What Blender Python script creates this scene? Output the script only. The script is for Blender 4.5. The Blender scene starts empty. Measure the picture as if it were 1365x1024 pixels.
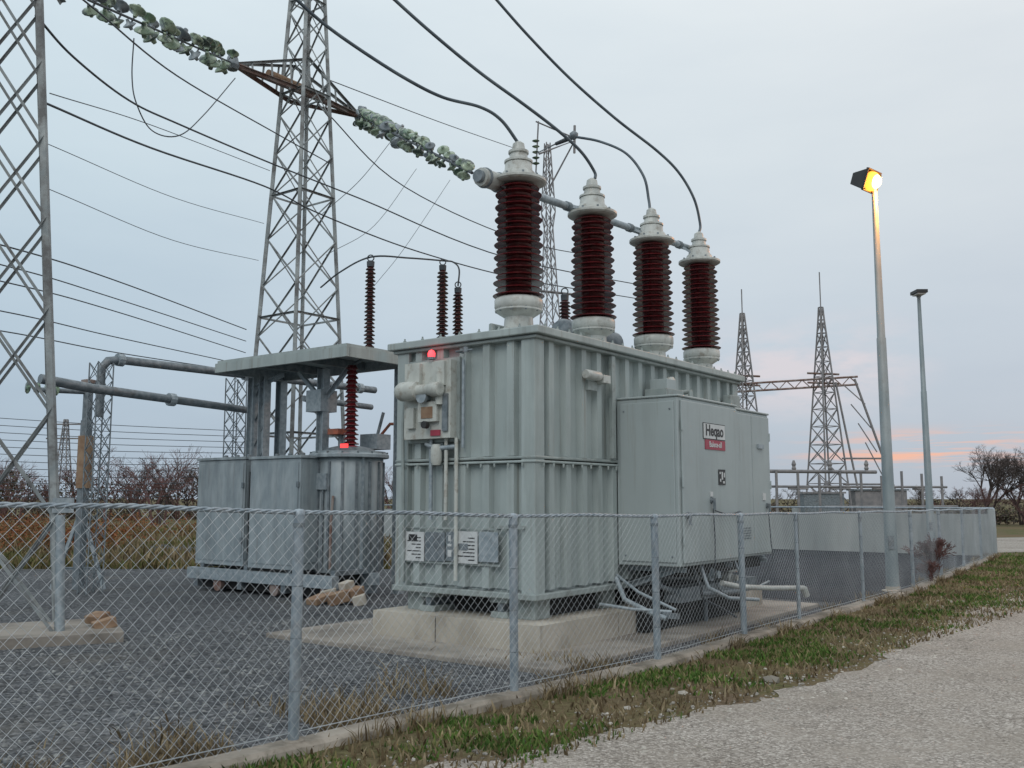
import bpy, math, random
import numpy as np
from mathutils import Vector, Matrix, noise
random.seed(7); rng=np.random.default_rng(7)
S=bpy.context.scene
V=Vector
L=V((.6,.8,0)); W=V((-.8,.6,0)); U=V((0,0,1)); X_=V((1,0,0)); Y_=V((0,1,0))

# ------------------------------------------------------------------ materials
def newmat(name):
    m=bpy.data.materials.new(name); m.use_nodes=True
    nt=m.node_tree; b=nt.nodes['Principled BSDF']
    return m,nt,b
def N(nt,t,**kw):
    n=nt.nodes.new(t)
    for k,v in kw.items(): setattr(n,k,v)
    return n
def ramp(nt,stops):
    r=N(nt,'ShaderNodeValToRGB'); e=r.color_ramp.elements
    while len(e)<len(stops): e.new(.5)
    for i,(p,c) in enumerate(stops):
        e[i].position=p; e[i].color=(*c,1) if len(c)==3 else c
    return r
def mixc(nt,fac,a,b,blend='MIX'):
    m=N(nt,'ShaderNodeMix',data_type='RGBA',blend_type=blend)
    for inp,val in ((0,fac),(6,a),(7,b)):
        if hasattr(val,'is_linked') or hasattr(val,'links'): nt.links.new(val,m.inputs[inp])
        elif inp==0: m.inputs[0].default_value=val
        else: m.inputs[inp].default_value=(*val,1)
    return m.outputs[2]
def noisetex(nt,scale,detail=3,stretch=(1,1,1),rough=.55):
    tc=N(nt,'ShaderNodeTexCoord'); mp=N(nt,'ShaderNodeMapping'); mp.inputs['Scale'].default_value=stretch
    n=N(nt,'ShaderNodeTexNoise'); n.inputs['Scale'].default_value=scale; n.inputs['Detail'].default_value=detail
    n.inputs['Roughness'].default_value=rough
    nt.links.new(tc.outputs['Object'],mp.inputs[0]); nt.links.new(mp.outputs[0],n.inputs['Vector'])
    return n.outputs['Fac']
def pmat(name,c1,c2,scale=3,stretch=(1,1,1),rough=.6,metal=0,bump=0,bscale=40,lo=.35,hi=.65,c3=None,s3=1.0,st3=(1,1,1),lo3=.55,hi3=.75,f3=.8,spec=.5,rust=None,wavy=0):
    m,nt,b=newmat(name)
    n=noisetex(nt,scale,3,stretch)
    r=ramp(nt,[(lo,c1),(hi,c2)]); nt.links.new(n,r.inputs[0]); col=r.outputs[0]
    if c3:
        n3=noisetex(nt,s3,4,st3,.65); r3=ramp(nt,[(lo3,(0,0,0)),(hi3,(f3,f3,f3))]); nt.links.new(n3,r3.inputs[0])
        col=mixc(nt,r3.outputs[0],col,c3)
    if rust:
        n4=noisetex(nt,11,3,(1,1,.05),.6); r4=ramp(nt,[(.60,(0,0,0)),(.76,(.55,.55,.55))]); nt.links.new(n4,r4.inputs[0])
        col=mixc(nt,r4.outputs[0],col,rust)
    nt.links.new(col,b.inputs['Base Color'])
    b.inputs['Roughness'].default_value=rough; b.inputs['Metallic'].default_value=metal
    b.inputs['Specular IOR Level'].default_value=spec
    if bump or wavy:
        last=None
        for st,sc,di in ((bump,bscale,.01),(wavy,2.2,.05)):
            if not st: continue
            nb=noisetex(nt,sc,2); bp=N(nt,'ShaderNodeBump'); bp.inputs['Strength'].default_value=st; bp.inputs['Distance'].default_value=di
            nt.links.new(nb,bp.inputs['Height'])
            if last: nt.links.new(last,bp.inputs['Normal'])
            last=bp.outputs[0]
        nt.links.new(last,b.inputs['Normal'])
    return m
def gravel(name,cols,scale,big1,big2,bigscale,bump=.6,dist=.02,rough=.95,c3=None,lo3=.5,hi3=.6,s3=.4,dk=.45):
    m,nt,b=newmat(name)
    tc=N(nt,'ShaderNodeTexCoord')
    # warp the cells so that they are irregular
    wn_=N(nt,'ShaderNodeTexNoise'); wn_.inputs['Scale'].default_value=scale*.6; wn_.inputs['Detail'].default_value=1
    nt.links.new(tc.outputs['Object'],wn_.inputs['Vector'])
    va=N(nt,'ShaderNodeVectorMath',operation='MULTIPLY_ADD'); va.inputs[1].default_value=(.8/scale,)*3
    nt.links.new(wn_.outputs['Color'],va.inputs[0]); nt.links.new(tc.outputs['Object'],va.inputs[2])
    vo=N(nt,'ShaderNodeTexVoronoi'); vo.inputs['Scale'].default_value=scale; nt.links.new(va.outputs[0],vo.inputs['Vector'])
    sep=N(nt,'ShaderNodeSeparateColor'); nt.links.new(vo.outputs['Color'],sep.inputs[0])
    k=len(cols); r=ramp(nt,[(i/(k-1),c) for i,c in enumerate(cols)]); nt.links.new(sep.outputs[0],r.inputs[0])
    n=noisetex(nt,bigscale,5,(1,1,1),.65); r2=ramp(nt,[(.35,big1),(.65,big2)]); nt.links.new(n,r2.inputs[0])
    col=mixc(nt,1.0,r.outputs[0],r2.outputs[0],'MULTIPLY')
    rd=ramp(nt,[(.0,(1,1,1)),(.75,(dk,dk,dk))])
    nt.links.new(vo.outputs['Distance'],rd.inputs[0])
    col=mixc(nt,.7,col,rd.outputs[0],'MULTIPLY')
    if c3:
        n3=noisetex(nt,s3,5,(1,1,1),.7); r3=ramp(nt,[(lo3,(0,0,0)),(hi3,(.8,.8,.8))]); nt.links.new(n3,r3.inputs[0])
        col=mixc(nt,r3.outputs[0],col,c3)
    nt.links.new(col,b.inputs['Base Color']); b.inputs['Roughness'].default_value=rough
    b.inputs['Specular IOR Level'].default_value=.15
    bp=N(nt,'ShaderNodeBump',invert=True); bp.inputs['Strength'].default_value=bump; bp.inputs['Distance'].default_value=dist
    nt.links.new(vo.outputs['Distance'],bp.inputs['Height']); nt.links.new(bp.outputs[0],b.inputs['Normal'])
    return m
def islandmat(name,stops,rough=.8):
    m,nt,b=newmat(name)
    g=N(nt,'ShaderNodeNewGeometry'); r=ramp(nt,stops); nt.links.new(g.outputs['Random Per Island'],r.inputs[0])
    n=noisetex(nt,1.3,2); r2=ramp(nt,[(.3,(.6,.6,.6)),(.7,(1.15,1.15,1.1))]); nt.links.new(n,r2.inputs[0])
    nt.links.new(mixc(nt,1.0,r.outputs[0],r2.outputs[0],'MULTIPLY'),b.inputs['Base Color'])
    b.inputs['Roughness'].default_value=rough; b.inputs['Specular IOR Level'].default_value=.2
    return m
def emit(name,col,st):
    m,nt,b=newmat(name); b.inputs['Base Color'].default_value=(*col,1)
    b.inputs['Emission Color'].default_value=(*col,1); b.inputs['Emission Strength'].default_value=st
    return m

M={}
RU=(.17,.13,.09)
M['paint']=pmat('grey_green_paint',(.325,.375,.37),(.395,.45,.44),2.0,(1,1,.35),.5,0,.12,60,c3=(.15,.165,.155),s3=5,st3=(1,1,.10),lo3=.5,hi3=.8,f3=.5,rust=RU,wavy=.35)
M['paint_d']=pmat('grey_paint_trim',(.24,.28,.275),(.34,.385,.375),3,(1,1,.5),.5,0,.15,60,c3=(.13,.12,.10),s3=7,lo3=.52,hi3=.78,f3=.7)
M['cab']=pmat('cabinet_paint',(.335,.385,.39),(.375,.425,.425),1.2,(1,1,.5),.45,0,.06,80,c3=(.21,.23,.22),s3=4,st3=(1,1,.08),lo3=.52,hi3=.85,f3=.5,wavy=.2,rust=(.24,.24,.21))
M['white']=pmat('weathered_white_enamel',(.42,.44,.42),(.55,.57,.54),6,(1,1,.6),.4,0,.1,50,c3=(.20,.17,.13),s3=9,lo3=.5,hi3=.75,f3=.75)
M['cream']=pmat('cream_enamel',(.42,.44,.41),(.54,.56,.52),6,(1,1,.6),.5,0,.1,50,c3=(.20,.14,.09),s3=9,lo3=.52,hi3=.75,f3=.75)
M['red']=pmat('oxblood_porcelain',(.075,.007,.010),(.13,.012,.016),8,(1,1,1),.2,0,c3=(.16,.06,.055),s3=5,lo3=.5,hi3=.8,f3=.5)
M['brown']=pmat('brown_porcelain',(.03,.009,.009),(.055,.016,.015),8,rough=.25)
M['orange']=pmat('orange_primer',(.42,.12,.07),(.22,.10,.07),8,rough=.7)
M['galv']=pmat('galvanised_steel',(.25,.30,.33),(.38,.43,.46),14,rough=.5,metal=.25,c3=(.16,.15,.14),s3=3,lo3=.55,hi3=.8,f3=.55)
M['galv_d']=pmat('dark_galvanised_steel',(.13,.16,.18),(.24,.27,.29),10,rough=.5,metal=.3,c3=(.12,.09,.07),s3=4,lo3=.55,hi3=.8,f3=.6)
M['tower']=pmat('tower_steel',(.22,.25,.26),(.38,.41,.41),5,rough=.6,metal=.15,c3=(.07,.065,.065),s3=2.5,lo3=.46,hi3=.62,f3=.8)
M['farsteel']=pmat('far_steel',(.17,.17,.18),(.25,.24,.24),3,rough=.7)
M['rust']=pmat('rusty_steel',(.17,.09,.07),(.30,.26,.24),4,rough=.8)
M['fence']=pmat('fence_galvanising',(.22,.27,.31),(.38,.43,.47),18,(1,1,.4),.45,.35,.1,60,c3=(.15,.14,.13),s3=8,lo3=.52,hi3=.78,f3=.65)
M['mesh']=pmat('chainlink_wire',(.32,.35,.37),(.54,.57,.59),1.2,rough=.5,metal=.2)
M['wire']=pmat('weathered_conductor',(.035,.045,.055),(.07,.08,.09),5,rough=.6)
M['cable']=pmat('grey_conductor',(.07,.09,.11),(.12,.15,.17),5,rough=.5,metal=.3)
M['glass_ins']=pmat('green_glass_insulator',(.12,.20,.13),(.38,.46,.34),3.0,rough=.2,c3=(.035,.055,.05),s3=5,lo3=.48,hi3=.56,f3=.9)
M['conc']=pmat('weathered_concrete',(.37,.335,.28),(.49,.45,.385),1.6,(1,1,1),.9,0,.35,30,c3=(.20,.175,.145),s3=2.2,st3=(1,1,.5),lo3=.5,hi3=.75,f3=.65)
M['slab']=pmat('slab_concrete',(.25,.225,.195),(.34,.31,.27),1.2,(1,1,1),.92,0,.3,30,c3=(.13,.115,.10),s3=1.6,lo3=.45,hi3=.68,f3=.75)
M['kerb']=pmat('kerb_concrete',(.25,.22,.185),(.37,.33,.28),1.2,(1,1,1),.92,0,.4,30,c3=(.11,.095,.07),s3=2.6,lo3=.44,hi3=.64,f3=.8)
M['wall']=pmat('wall_concrete',(.28,.31,.31),(.36,.385,.38),.8,(1,1,.3),.9,0,.2,20,c3=(.17,.175,.17),s3=2,st3=(1,1,.2),lo3=.5,hi3=.8,f3=.6)
M['dark']=pmat('joint_and_gap_shade',(.012,.012,.013),(.02,.02,.02),5,rough=.8)  # near-black for plinth joints, and for shade painted into gaps and voids
M['black']=pmat('black_paint',(.02,.02,.022),(.03,.03,.03),5,rough=.5)
M['signw']=pmat('sign_white',(.60,.62,.62),(.52,.54,.54),8,rough=.4)
M['signr']=pmat('sign_red',(.36,.04,.07),(.30,.035,.06),8,rough=.4)
M['card']=pmat('weathered_board',(.22,.135,.085),(.34,.24,.16),5,rough=.9)
M['polepaint']=pmat('lamp_pole_steel',(.20,.25,.27),(.28,.33,.345),4,(1,1,.3),.5,.1,c3=(.14,.14,.13),s3=3,lo3=.55,hi3=.8,f3=.5)
M['bark']=pmat('bark',(.055,.045,.04),(.10,.08,.075),3,rough=.95)
M['barkred']=pmat('reddish_twigs',(.10,.055,.05),(.16,.085,.08),1,rough=.95)
M['redlamp']=emit('red_lamp',(1,.04,.05),3.5)
M['redglow']=emit('red_glow',(1,.06,.06),1.2)
M['sodium']=emit('sodium_lamp_glass',(1,.34,.04),2.4)
M['bulb']=emit('sodium_lamp_bulb',(1,.62,.22),9)

M['yard']=gravel('yard_gravel',[(.045,.05,.055),(.10,.108,.118),(.145,.153,.163),(.27,.28,.29)],30,(.78,.78,.79),(1.18,1.17,1.16),.5,.8,.02,c3=(.13,.12,.105),lo3=.54,hi3=.75,s3=.35)
M['road']=gravel('road_gravel',[(.22,.20,.18),(.36,.335,.305),(.44,.41,.375),(.66,.63,.59)],58,(.82,.79,.755),(1.12,1.1,1.08),.6,.5,.012,c3=(.33,.295,.255),lo3=.46,hi3=.7,s3=1.1,dk=.55)
M['asphalt']=gravel('asphalt',[(.04,.045,.052),(.055,.06,.07),(.07,.075,.085)],60,(.8,.8,.82),(1.15,1.15,1.15),.3,bump=.1,dist=.004)
m,nt,b=newmat('field_ground')
n1=noisetex(nt,.9,6,rough=.7); r1=ramp(nt,[(.38,(.16,.12,.08)),(.53,(.13,.12,.06)),(.68,(.075,.12,.03))]); nt.links.new(n1,r1.inputs[0])
n2=noisetex(nt,14,4,rough=.7); r2=ramp(nt,[(.3,(.55,.55,.55)),(.7,(1.3,1.3,1.3))]); nt.links.new(n2,r2.inputs[0])
c=mixc(nt,1.0,r1.outputs[0],r2.outputs[0],'MULTIPLY')
n3=noisetex(nt,.11,4,rough=.6); r3=ramp(nt,[(.5,(0,0,0)),(.62,(.8,.8,.8))]); nt.links.new(n3,r3.inputs[0])
c=mixc(nt,r3.outputs[0],c,(.17,.12,.075))
nt.links.new(c,b.inputs['Base Color']); b.inputs['Roughness'].default_value=1; b.inputs['Specular IOR Level'].default_value=.1
bp=N(nt,'ShaderNodeBump'); bp.inputs['Strength'].default_value=.8; bp.inputs['Distance'].default_value=.04; nt.links.new(n2,bp.inputs['Height']); nt.links.new(bp.outputs[0],b.inputs['Normal'])
M['field']=m
M['grass']=islandmat('grass_blades',[(0,(.05,.11,.022)),(.4,(.085,.165,.03)),(.65,(.14,.18,.055)),(.85,(.22,.19,.09)),(1,(.28,.23,.13))])
M['straw']=islandmat('dry_grass',[(0,(.12,.085,.05)),(.5,(.22,.17,.10)),(1,(.32,.26,.17))])
M['fieldgrass']=islandmat('field_grass_blades',[(0,(.09,.10,.035)),(.4,(.14,.14,.05)),(.7,(.22,.18,.09)),(1,(.30,.23,.13))])
M['stone']=islandmat('stones',[(0,(.24,.22,.19)),(.6,(.38,.355,.325)),(1,(.56,.53,.49))],.9)
M['dstone']=islandmat('dark_stones',[(0,(.06,.065,.07)),(.6,(.15,.155,.165)),(1,(.30,.31,.31))],.9)
M['leafd']=islandmat('distant_foliage',[(0,(.05,.052,.04)),(.4,(.09,.07,.06)),(.75,(.13,.09,.075)),(1,(.09,.095,.055))])
M['leafr']=islandmat('rust_foliage',[(0,(.22,.07,.035)),(.5,(.28,.115,.05)),(1,(.13,.11,.05))])

# ------------------------------------------------------------------ builder
class B:
    def __init__(s): s.v=[];s.f=[];s.mi=[];s.sm=[];s.ms=[]
    def mat(s,k):
        if k not in s.ms: s.ms.append(k)
        return s.ms.index(k)
    def add(s,vs,fs,k,smooth=False):
        o=len(s.v); i=s.mat(k); s.v+= [tuple(p) for p in vs]
        for f in fs: s.f.append(tuple(a+o for a in f)); s.mi.append(i); s.sm.append(smooth)
    def box(s,c,ax,ay,az,k):
        c=V(c); vs=[c+ax*i+ay*j+az*l for i in(-1,1) for j in(-1,1) for l in(-1,1)]
        s.add(vs,[(0,1,3,2),(4,6,7,5),(0,4,5,1),(2,3,7,6),(0,2,6,4),(1,5,7,3)],k)
    def tube(s,pts,r,k,n=8,radii=None,cap=True,smooth=True):
        pts=[V(p) for p in pts]; m=len(pts)
        t0=(pts[1]-pts[0]).normalized(); ref=U if abs(t0.z)<.9 else X_
        a=t0.cross(ref).normalized(); vs=[]
        for i,p in enumerate(pts):
            if i==0: t=t0
            elif i==m-1: t=(pts[-1]-pts[-2]).normalized()
            else: t=((pts[i+1]-p).normalized()+(p-pts[i-1]).normalized()).normalized()
            a=(a-t*a.dot(t)).normalized(); bb=t.cross(a); rr=radii[i] if radii else r
            for j in range(n):
                q=2*math.pi*(j+.5)/n; vs.append(p+a*(math.cos(q)*rr)+bb*(math.sin(q)*rr))
        fs=[(i*n+j,i*n+(j+1)%n,(i+1)*n+(j+1)%n,(i+1)*n+j) for i in range(m-1) for j in range(n)]
        s.add(vs,fs,k,smooth and n>4)
        if cap:
            s.add(vs[:n],[tuple(range(n-1,-1,-1))],k); s.add(vs[-n:],[tuple(range(n))],k)
    def lathe(s,base,axis,prof,k,n=24,smooth=False):
        base=V(base); t=V(axis).normalized(); ref=U if abs(t.z)<.9 else X_
        a=t.cross(ref).normalized(); b=t.cross(a); vs=[]
        for r,h in prof:
            for j in range(n):
                q=2*math.pi*j/n; vs.append(base+t*h+a*(math.cos(q)*r)+b*(math.sin(q)*r))
        m=len(prof)
        fs=[(i*n+j,(i+1)*n+j,(i+1)*n+(j+1)%n,i*n+(j+1)%n) for i in range(m-1) for j in range(n)]
        s.add(vs,fs,k,smooth); s.add(vs[:n],[tuple(range(n))],k); s.add(vs[-n:],[tuple(range(n-1,-1,-1))],k)
    def angle(s,p,q,w,k,t=None,side=None):
        p=V(p);q=V(q); d=(q-p).normalized(); ref=side or (U if abs(d.z)<.9 else X_)
        a=d.cross(V(ref)).normalized(); b=d.cross(a); t=t or w*.14
        o=-(a+b)*(w*.3)
        pr=[(0,0),(w,0),(w,t),(t,t),(t,w),(0,w)]
        vs=[p+o+a*x+b*y for x,y in pr]+[q+o+a*x+b*y for x,y in pr]
        s.add(vs,[(i,(i+1)%6,6+(i+1)%6,6+i) for i in range(6)]+[(5,4,3,2,1,0),(6,7,8,9,10,11)],k)
    def obj(s,name,parent=None,bevel=0):
        me=bpy.data.meshes.new(name); me.from_pydata(s.v,[],s.f)
        for k in s.ms: me.materials.append(M[k])
        me.polygons.foreach_set('material_index',s.mi); me.polygons.foreach_set('use_smooth',s.sm)
        me.update(); o=bpy.data.objects.new(name,me); S.collection.objects.link(o)
        if bevel:
            md=o.modifiers.new('bev','BEVEL'); md.width=bevel; md.segments=2; md.limit_method='ANGLE'; md.angle_limit=math.radians(50); md.harden_normals=False
        if parent: o.parent=parent
        return o
def empty(name):
    e=bpy.data.objects.new(name,None); S.collection.objects.link(e); return e
def crom(pts,n=8):
    P=[V(p) for p in pts]; P=[P[0]*2-P[1]]+P+[P[-1]*2-P[-2]]; out=[]
    for i in range(1,len(P)-2):
        a,b,c,d=P[i-1:i+3]
        for j in range(n):
            t=j/n; out.append(.5*((2*b)+(c-a)*t+(2*a-5*b+4*c-d)*t*t+(3*b-a-3*c+d)*t**3))
    out.append(P[-2]); return out

# ------------------------------------------------------------------ ground
def sheet(name,poly,z,k):
    me=bpy.data.meshes.new(name); me.from_pydata([(x,y,z) for x,y in poly],[],[tuple(range(len(poly)))])
    me.materials.append(M[k]); me.update(); o=bpy.data.objects.new(name,me); S.collection.objects.link(o)
    if me.polygons[0].normal.z<0: me.flip_normals()
    return o
sheet('ground',[(-2500,-500),(2500,-500),(2500,4000),(-2500,4000)],0,'field')
K=[(-8.2,-1.0),(-5.6,2.0),(-3.0,4.95),(-1.48,6.68),(0.02,8.33),(1.48,9.93),(2.8,11.75),(3.9,13.2),(5.6,15.45),(7.4,17.85),(9.15,20.6),(10.9,23.3),(12.65,26.0),(14.4,28.7)]
KV=[V((x,y,0)) for x,y in K]
cum=[0]
for i in range(1,len(KV)): cum.append(cum[-1]+(KV[i]-KV[i-1]).length)
def kp(s):
    s=max(0,min(cum[-1]-1e-4,s))
    for i in range(len(cum)-1):
        if s<=cum[i+1]:
            t=(s-cum[i])/(cum[i+1]-cum[i]); d=(KV[i+1]-KV[i]).normalized(); return KV[i].lerp(KV[i+1],t),d
back=V((14.4,28.7,0))+W*30
yard=[(x,y) for x,y in K]+[(back.x,back.y)]
jag=[]
for i in range(60):
    t=i/59; x=back.x+(-30-back.x)*t; y=back.y+(24.5-back.y)*min(1,t*2.2)
    jag.append((x,y+noise.noise(V((x*.5,3,0)))*.8-(1.5 if x<-6 else 0)))
yard+=jag+[(-30,-8),(-8.2,-8)]
sheet('yard_gravel',yard,.004,'yard')
b2=V((14.2,28.6,0))+W*16; c0=V((5.6,15.8,0)); c1=c0+W*9
sheet('asphalt',[(c0.x,c0.y),(7.25,17.9),(8.95,20.55),(14.2,28.6),(b2.x,b2.y),(c1.x,c1.y)],.010,'asphalt')
re_=[(-7,-1),(-3.6,3.4),(-2.0,4.95),(-.39,6.3),(1.285,7.75),(2.92,9.14),(4.55,11.4),(6.0,13.4),(7.4,15.5),(9.0,17.3),(11.5,19.6),(15,22.5),(22,27.5),(40,38)]
edge=crom([(x,y,0) for x,y in re_],26); poly=[]
for i,p in enumerate(edge):
    q=noise.noise(p*1.3)*.22+noise.noise(p*5)*.10+noise.noise(p*14)*.05
    poly.append((p.x-q*.78,p.y+q*.62))
sheet('road',poly+[(120,60),(120,-30),(-7,-30)],.006,'road')
sheet('path',[(14.9,30.5),(17.5,31.2),(24,33.4),(40,37.5),(40,47),(26,44),(19.5,41.5),(16,38),(14.3,33)],.006,'road')

kb=B()
prof=[(-.11,-.02),(-.11,.055),(-.09,.07),(.07,.07),(.10,.045),(.12,-.02)]
vs=[]; pp=[]; s_=0
while s_<cum[-1]: pp.append(s_); s_+=.2
pp.append(cum[-1]-.001)
for s_ in pp:
    p,d=kp(s_)
    p0,_=kp(s_-.5); p1,_=kp(s_+.5); d=(p1-p0).normalized(); n_=V((d.y,-d.x,0))
    w=noise.noise(V((s_*1.7,0,5)))*.02+noise.noise(V((s_*6,0,5)))*.012
    for x,z in prof: vs.append(p+n_*(x+w)+U*(z+ (w if z>0 else 0)))
k6=len(prof)
kb.add(vs,[(i*k6+j,i*k6+j+1,(i+1)*k6+j+1,(i+1)*k6+j) for i in range(len(pp)-1) for j in range(k6-1)],'kerb')
kb.obj('concrete_kerb')

# ------------------------------------------------------------------ fence
def railz(s):
    tab=[(cum[1],1.74),(cum[2],1.69),(cum[3],1.62),(cum[4],1.565),(cum[5],1.535),(cum[7],1.51),(cum[-1],1.42)]
    if s<=tab[0][0]: return tab[0][1]
    for (a,za),(b,zb) in zip(tab,tab[1:]):
        if s<=b: return za+(zb-za)*(s-a)/(b-a)
    return tab[-1][1]
fe=empty('chainlink_fence')
posts=B()
for i in range(1,len(KV)):
    p=KV[i]; zt=railz(cum[i])-.025; r=.038 if i<7 else .026
    if i>=9: r=.032
    lean=V((random.uniform(-.012,.012),random.uniform(-.012,.012),0))
    posts.tube([p+U*.02,p+lean+U*(zt+.02)],r,'fence',12)
    posts.lathe(p+lean+U*(zt+.02),U,[(r*1.06,-.03),(r*1.06,.0),(r*.8,.012),(.004,.016)],'fence',12,True)
    posts.lathe(p+lean+U*(zt-.09),U,[(r*1.12,0),(r*1.12,.03)],'galv_d',12,True)
    for z in(.4,.75,1.1): posts.lathe(p+lean*(z/zt)+U*z,U,[(r*1.06,0),(r*1.06,.008)],'galv_d',10)
    posts.lathe(p+U*.05,U,[(r*2.2,0),(r*1.9,.03),(r,.035)],'kerb',12)
posts.obj('posts',fe)
rl=B()
pts=[]; s_=cum[1]-1
while s_<cum[-1]:
    p,_=kp(s_); pts.append(p+U*(railz(s_)-.014*abs(math.sin(s_*1.4)))); s_+=.12
for ph in range(3):
    st=[]
    for i in range((len(pts)-1)*4):
        a=pts[i//4]; bq=pts[i//4+1]; t=(i%4)/4; p=a.lerp(bq,t); d=(bq-a).normalized(); n_=V((d.y,-d.x,0)); q=i*.78+ph*2.094
        st.append(p+n_*math.cos(q)*.009+U*math.sin(q)*.009)
    rl.tube(st,.0095,'fence',5)
rl.obj('top_rail',fe)
bw=B(); bp_=[]
s_=cum[1]-1
while s_<cum[-1]: p,_=kp(s_); bp_.append(p+U*.13); s_+=.5
bw.tube(bp_,.004,'mesh',4); bw.obj('tension_wire',fe)
mv=[];mf=[]
pitch=.084
def addwire(s0,sgn):
    zb=.10; h=1.5; o=len(mv); n=7
    for i in range(n+1):
        t=i/n; s1=max(.6,min(cum[-1]-.02,s0+sgn*t*h))
        p,d=kp(s1); zt=railz(s1)-.015; z=zb+(zt-zb)*t; n_=V((d.y,-d.x,0))
        bow=.025*noise.noise(V((s1*1.1,z*1.5,1)))
        c=p+n_*(.003*sgn+bow)+d*.015*noise.noise(V((s1*1.5,z*2,9)))+U*(z+.015*noise.noise(V((s1*2,z*2,4)))) + n_*.045
        e=(U*1-d*sgn).normalized(); r=.0014
        for q in range(3):
            an=2.094*q; mv.append(c+e*math.cos(an)*r+n_*math.sin(an)*r)
    for i in range(n):
        for q in range(3): mf.append((o+i*3+q,o+i*3+(q+1)%3,o+(i+1)*3+(q+1)%3,o+(i+1)*3+q))
s_=.6
while s_<cum[-1]:
    addwire(s_,1); addwire(s_,-1); s_+=pitch
bm=B(); bm.add(mv,mf,'mesh'); bm.obj('chainlink_mesh',fe)

wl=B(); c0=V((14.4,28.7,0))
for i in range(9):
    a=c0+W*(i*3.0+.06); b_=c0+W*(i*3.0+2.96); c=(a+b_)/2
    wl.box(c+U*.62,W*1.45,L*.06,U*.62,'wall'); wl.box(a+U*.68,W*.09,L*.1,U*.7,'wall')
wl.tube([c0+U*1.42,c0+W*27+U*1.42],.03,'fence',8)
for i in range(19): wl.tube([c0+W*(i*1.5+.1)+U*1.2,c0+W*(i*1.5+.1)+U*1.42],.02,'fence',6)
wl.obj('boundary_wall',None,.01)

# ------------------------------------------------------------------ transformer
O=V((.24,10.81,0))
def T(s,w,z): return O+L*s+W*w+U*z
def tb(b,s0,s1,w0,w1,z0,z1,k): b.box(T((s0+s1)/2,(w0+w1)/2,(z0+z1)/2),L*((s1-s0)/2),W*((w1-w0)/2),U*((z1-z0)/2),k)
pb=B(); tb(pb,-.3,1.33,-.3,2.2,.0,.35,'conc'); tb(pb,1.345,3.6,-.3,2.2,.0,.347,'conc'); tb(pb,3.615,5.75,-.3,2.2,.0,.35,'conc')
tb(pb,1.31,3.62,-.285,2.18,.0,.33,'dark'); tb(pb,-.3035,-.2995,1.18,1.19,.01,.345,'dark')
plinth=pb.obj('concrete_plinth',None,.018)
sb=B(); tb(sb,-1.0,6.4,-.97,3.35,-.05,.06,'slab'); sb.obj('concrete_slab',None,.015)

tr=empty('power_transformer')
LEN=5.45; WID=1.97; ZB=.58; ZT=3.6
bd=B()
def corrug(b,p0,d,n,length,z0,z1,k,pitch=.36,dep=.075):
    m=max(1,round(length/pitch)); pt=length/m; pr=[(0,0)]
    for i in range(m):
        x=i*pt; pr+= [(x+pt*.30,0),(x+pt*.36,dep),(x+pt*.64,dep),(x+pt*.70,0)]
    pr.append((length,0)); vs=[]
    for x,y in pr: vs+= [p0+d*x+n*y+U*z0, p0+d*x+n*y+U*z1]
    b.add(vs,[(2*i,2*i+2,2*i+3,2*i+1) for i in range(len(pr)-1)],k)
for (z0,z1) in ((ZB+.1,2.10),(2.19,3.52)):
    corrug(bd,T(0,0,0)+L*.09,L,-W,LEN-.18,z0,z1,'paint')
    corrug(bd,T(0,WID,0)-W*.09,-W,-L,WID-.18,z0,z1,'paint')
    corrug(bd,T(LEN,0,0)+W*.09,W,L,WID-.18,z0,z1,'paint')
    corrug(bd,T(LEN,WID,0)-L*.09,-L,W,LEN-.18,z0,z1,'paint')
tb(bd,.03,LEN-.03,.03,WID-.03,ZB+.02,3.55,'paint')
bd.obj('tank_walls',tr)
fr=B()
for s,w in((0,0),(LEN,0),(0,WID),(LEN,WID)):
    tb(fr,s-.085 if s==0 else s-.11,s+.11 if s==0 else s+.085,w-.085 if w==0 else w-.11,w+.11 if w==0 else w+.085,ZB+.06,3.53,'paint')
tb(fr,-.10,LEN+.10,-.10,WID+.10,2.105,2.135,'paint'); tb(fr,-.095,LEN+.095,-.095,WID+.095,2.15,2.185,'paint_d')
tb(fr,-.11,LEN+.11,-.11,WID+.11,ZB,ZB+.07,'paint_d')
tb(fr,-.12,LEN+.12,-.13,WID+.13,3.52,3.56,'paint_d')
tb(fr,-.17,LEN+.15,-.19,WID+.19,3.565,3.655,'paint')
fr.obj('frame_and_lid',tr,.012)
sk=B()
for w in(.35,1.45):
    tb(sk,-.02,LEN,w,w+.24,.35,.42,'paint_d'); tb(sk,.0,LEN-.05,w+.08,w+.16,.42,.52,'galv_d'); tb(sk,-.03,LEN,w,w+.24,.52,ZB,'paint_d')
for s in(.05,1.5,3.0,4.6):
    tb(sk,s,s+.3,.02,.3,.35,ZB-.005,'paint_d'); tb(sk,s,s+.3,1.70,1.95,.35,ZB-.005,'paint_d')
tb(sk,.3,LEN-.2,.62,1.4,.36,ZB-.01,'dark'); tb(sk,.36,LEN-.4,.12,.34,.352,ZB-.02,'dark')  # near-black boxes stand in for the shade between the skids
sk.obj('skid_base',tr,.006)
hd=B()
for i in range(22):
    for w in(-.14,WID+.14): hd.lathe(T(.05+i*.25,w,3.655),U,[(.022,0),(.022,.02),(.012,.02),(.012,.045)],'paint_d',6)
for i in range(7): hd.lathe(T(-.12,.1+i*.3,3.655),U,[(.022,0),(.022,.02),(.012,.02),(.012,.045)],'paint_d',6)
for i in range(27):
    hd.lathe(T(.05+i*.2,-.112,2.06),U,[(.012,0),(.014,.02),(.014,.045)],'paint_d',6)
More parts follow.
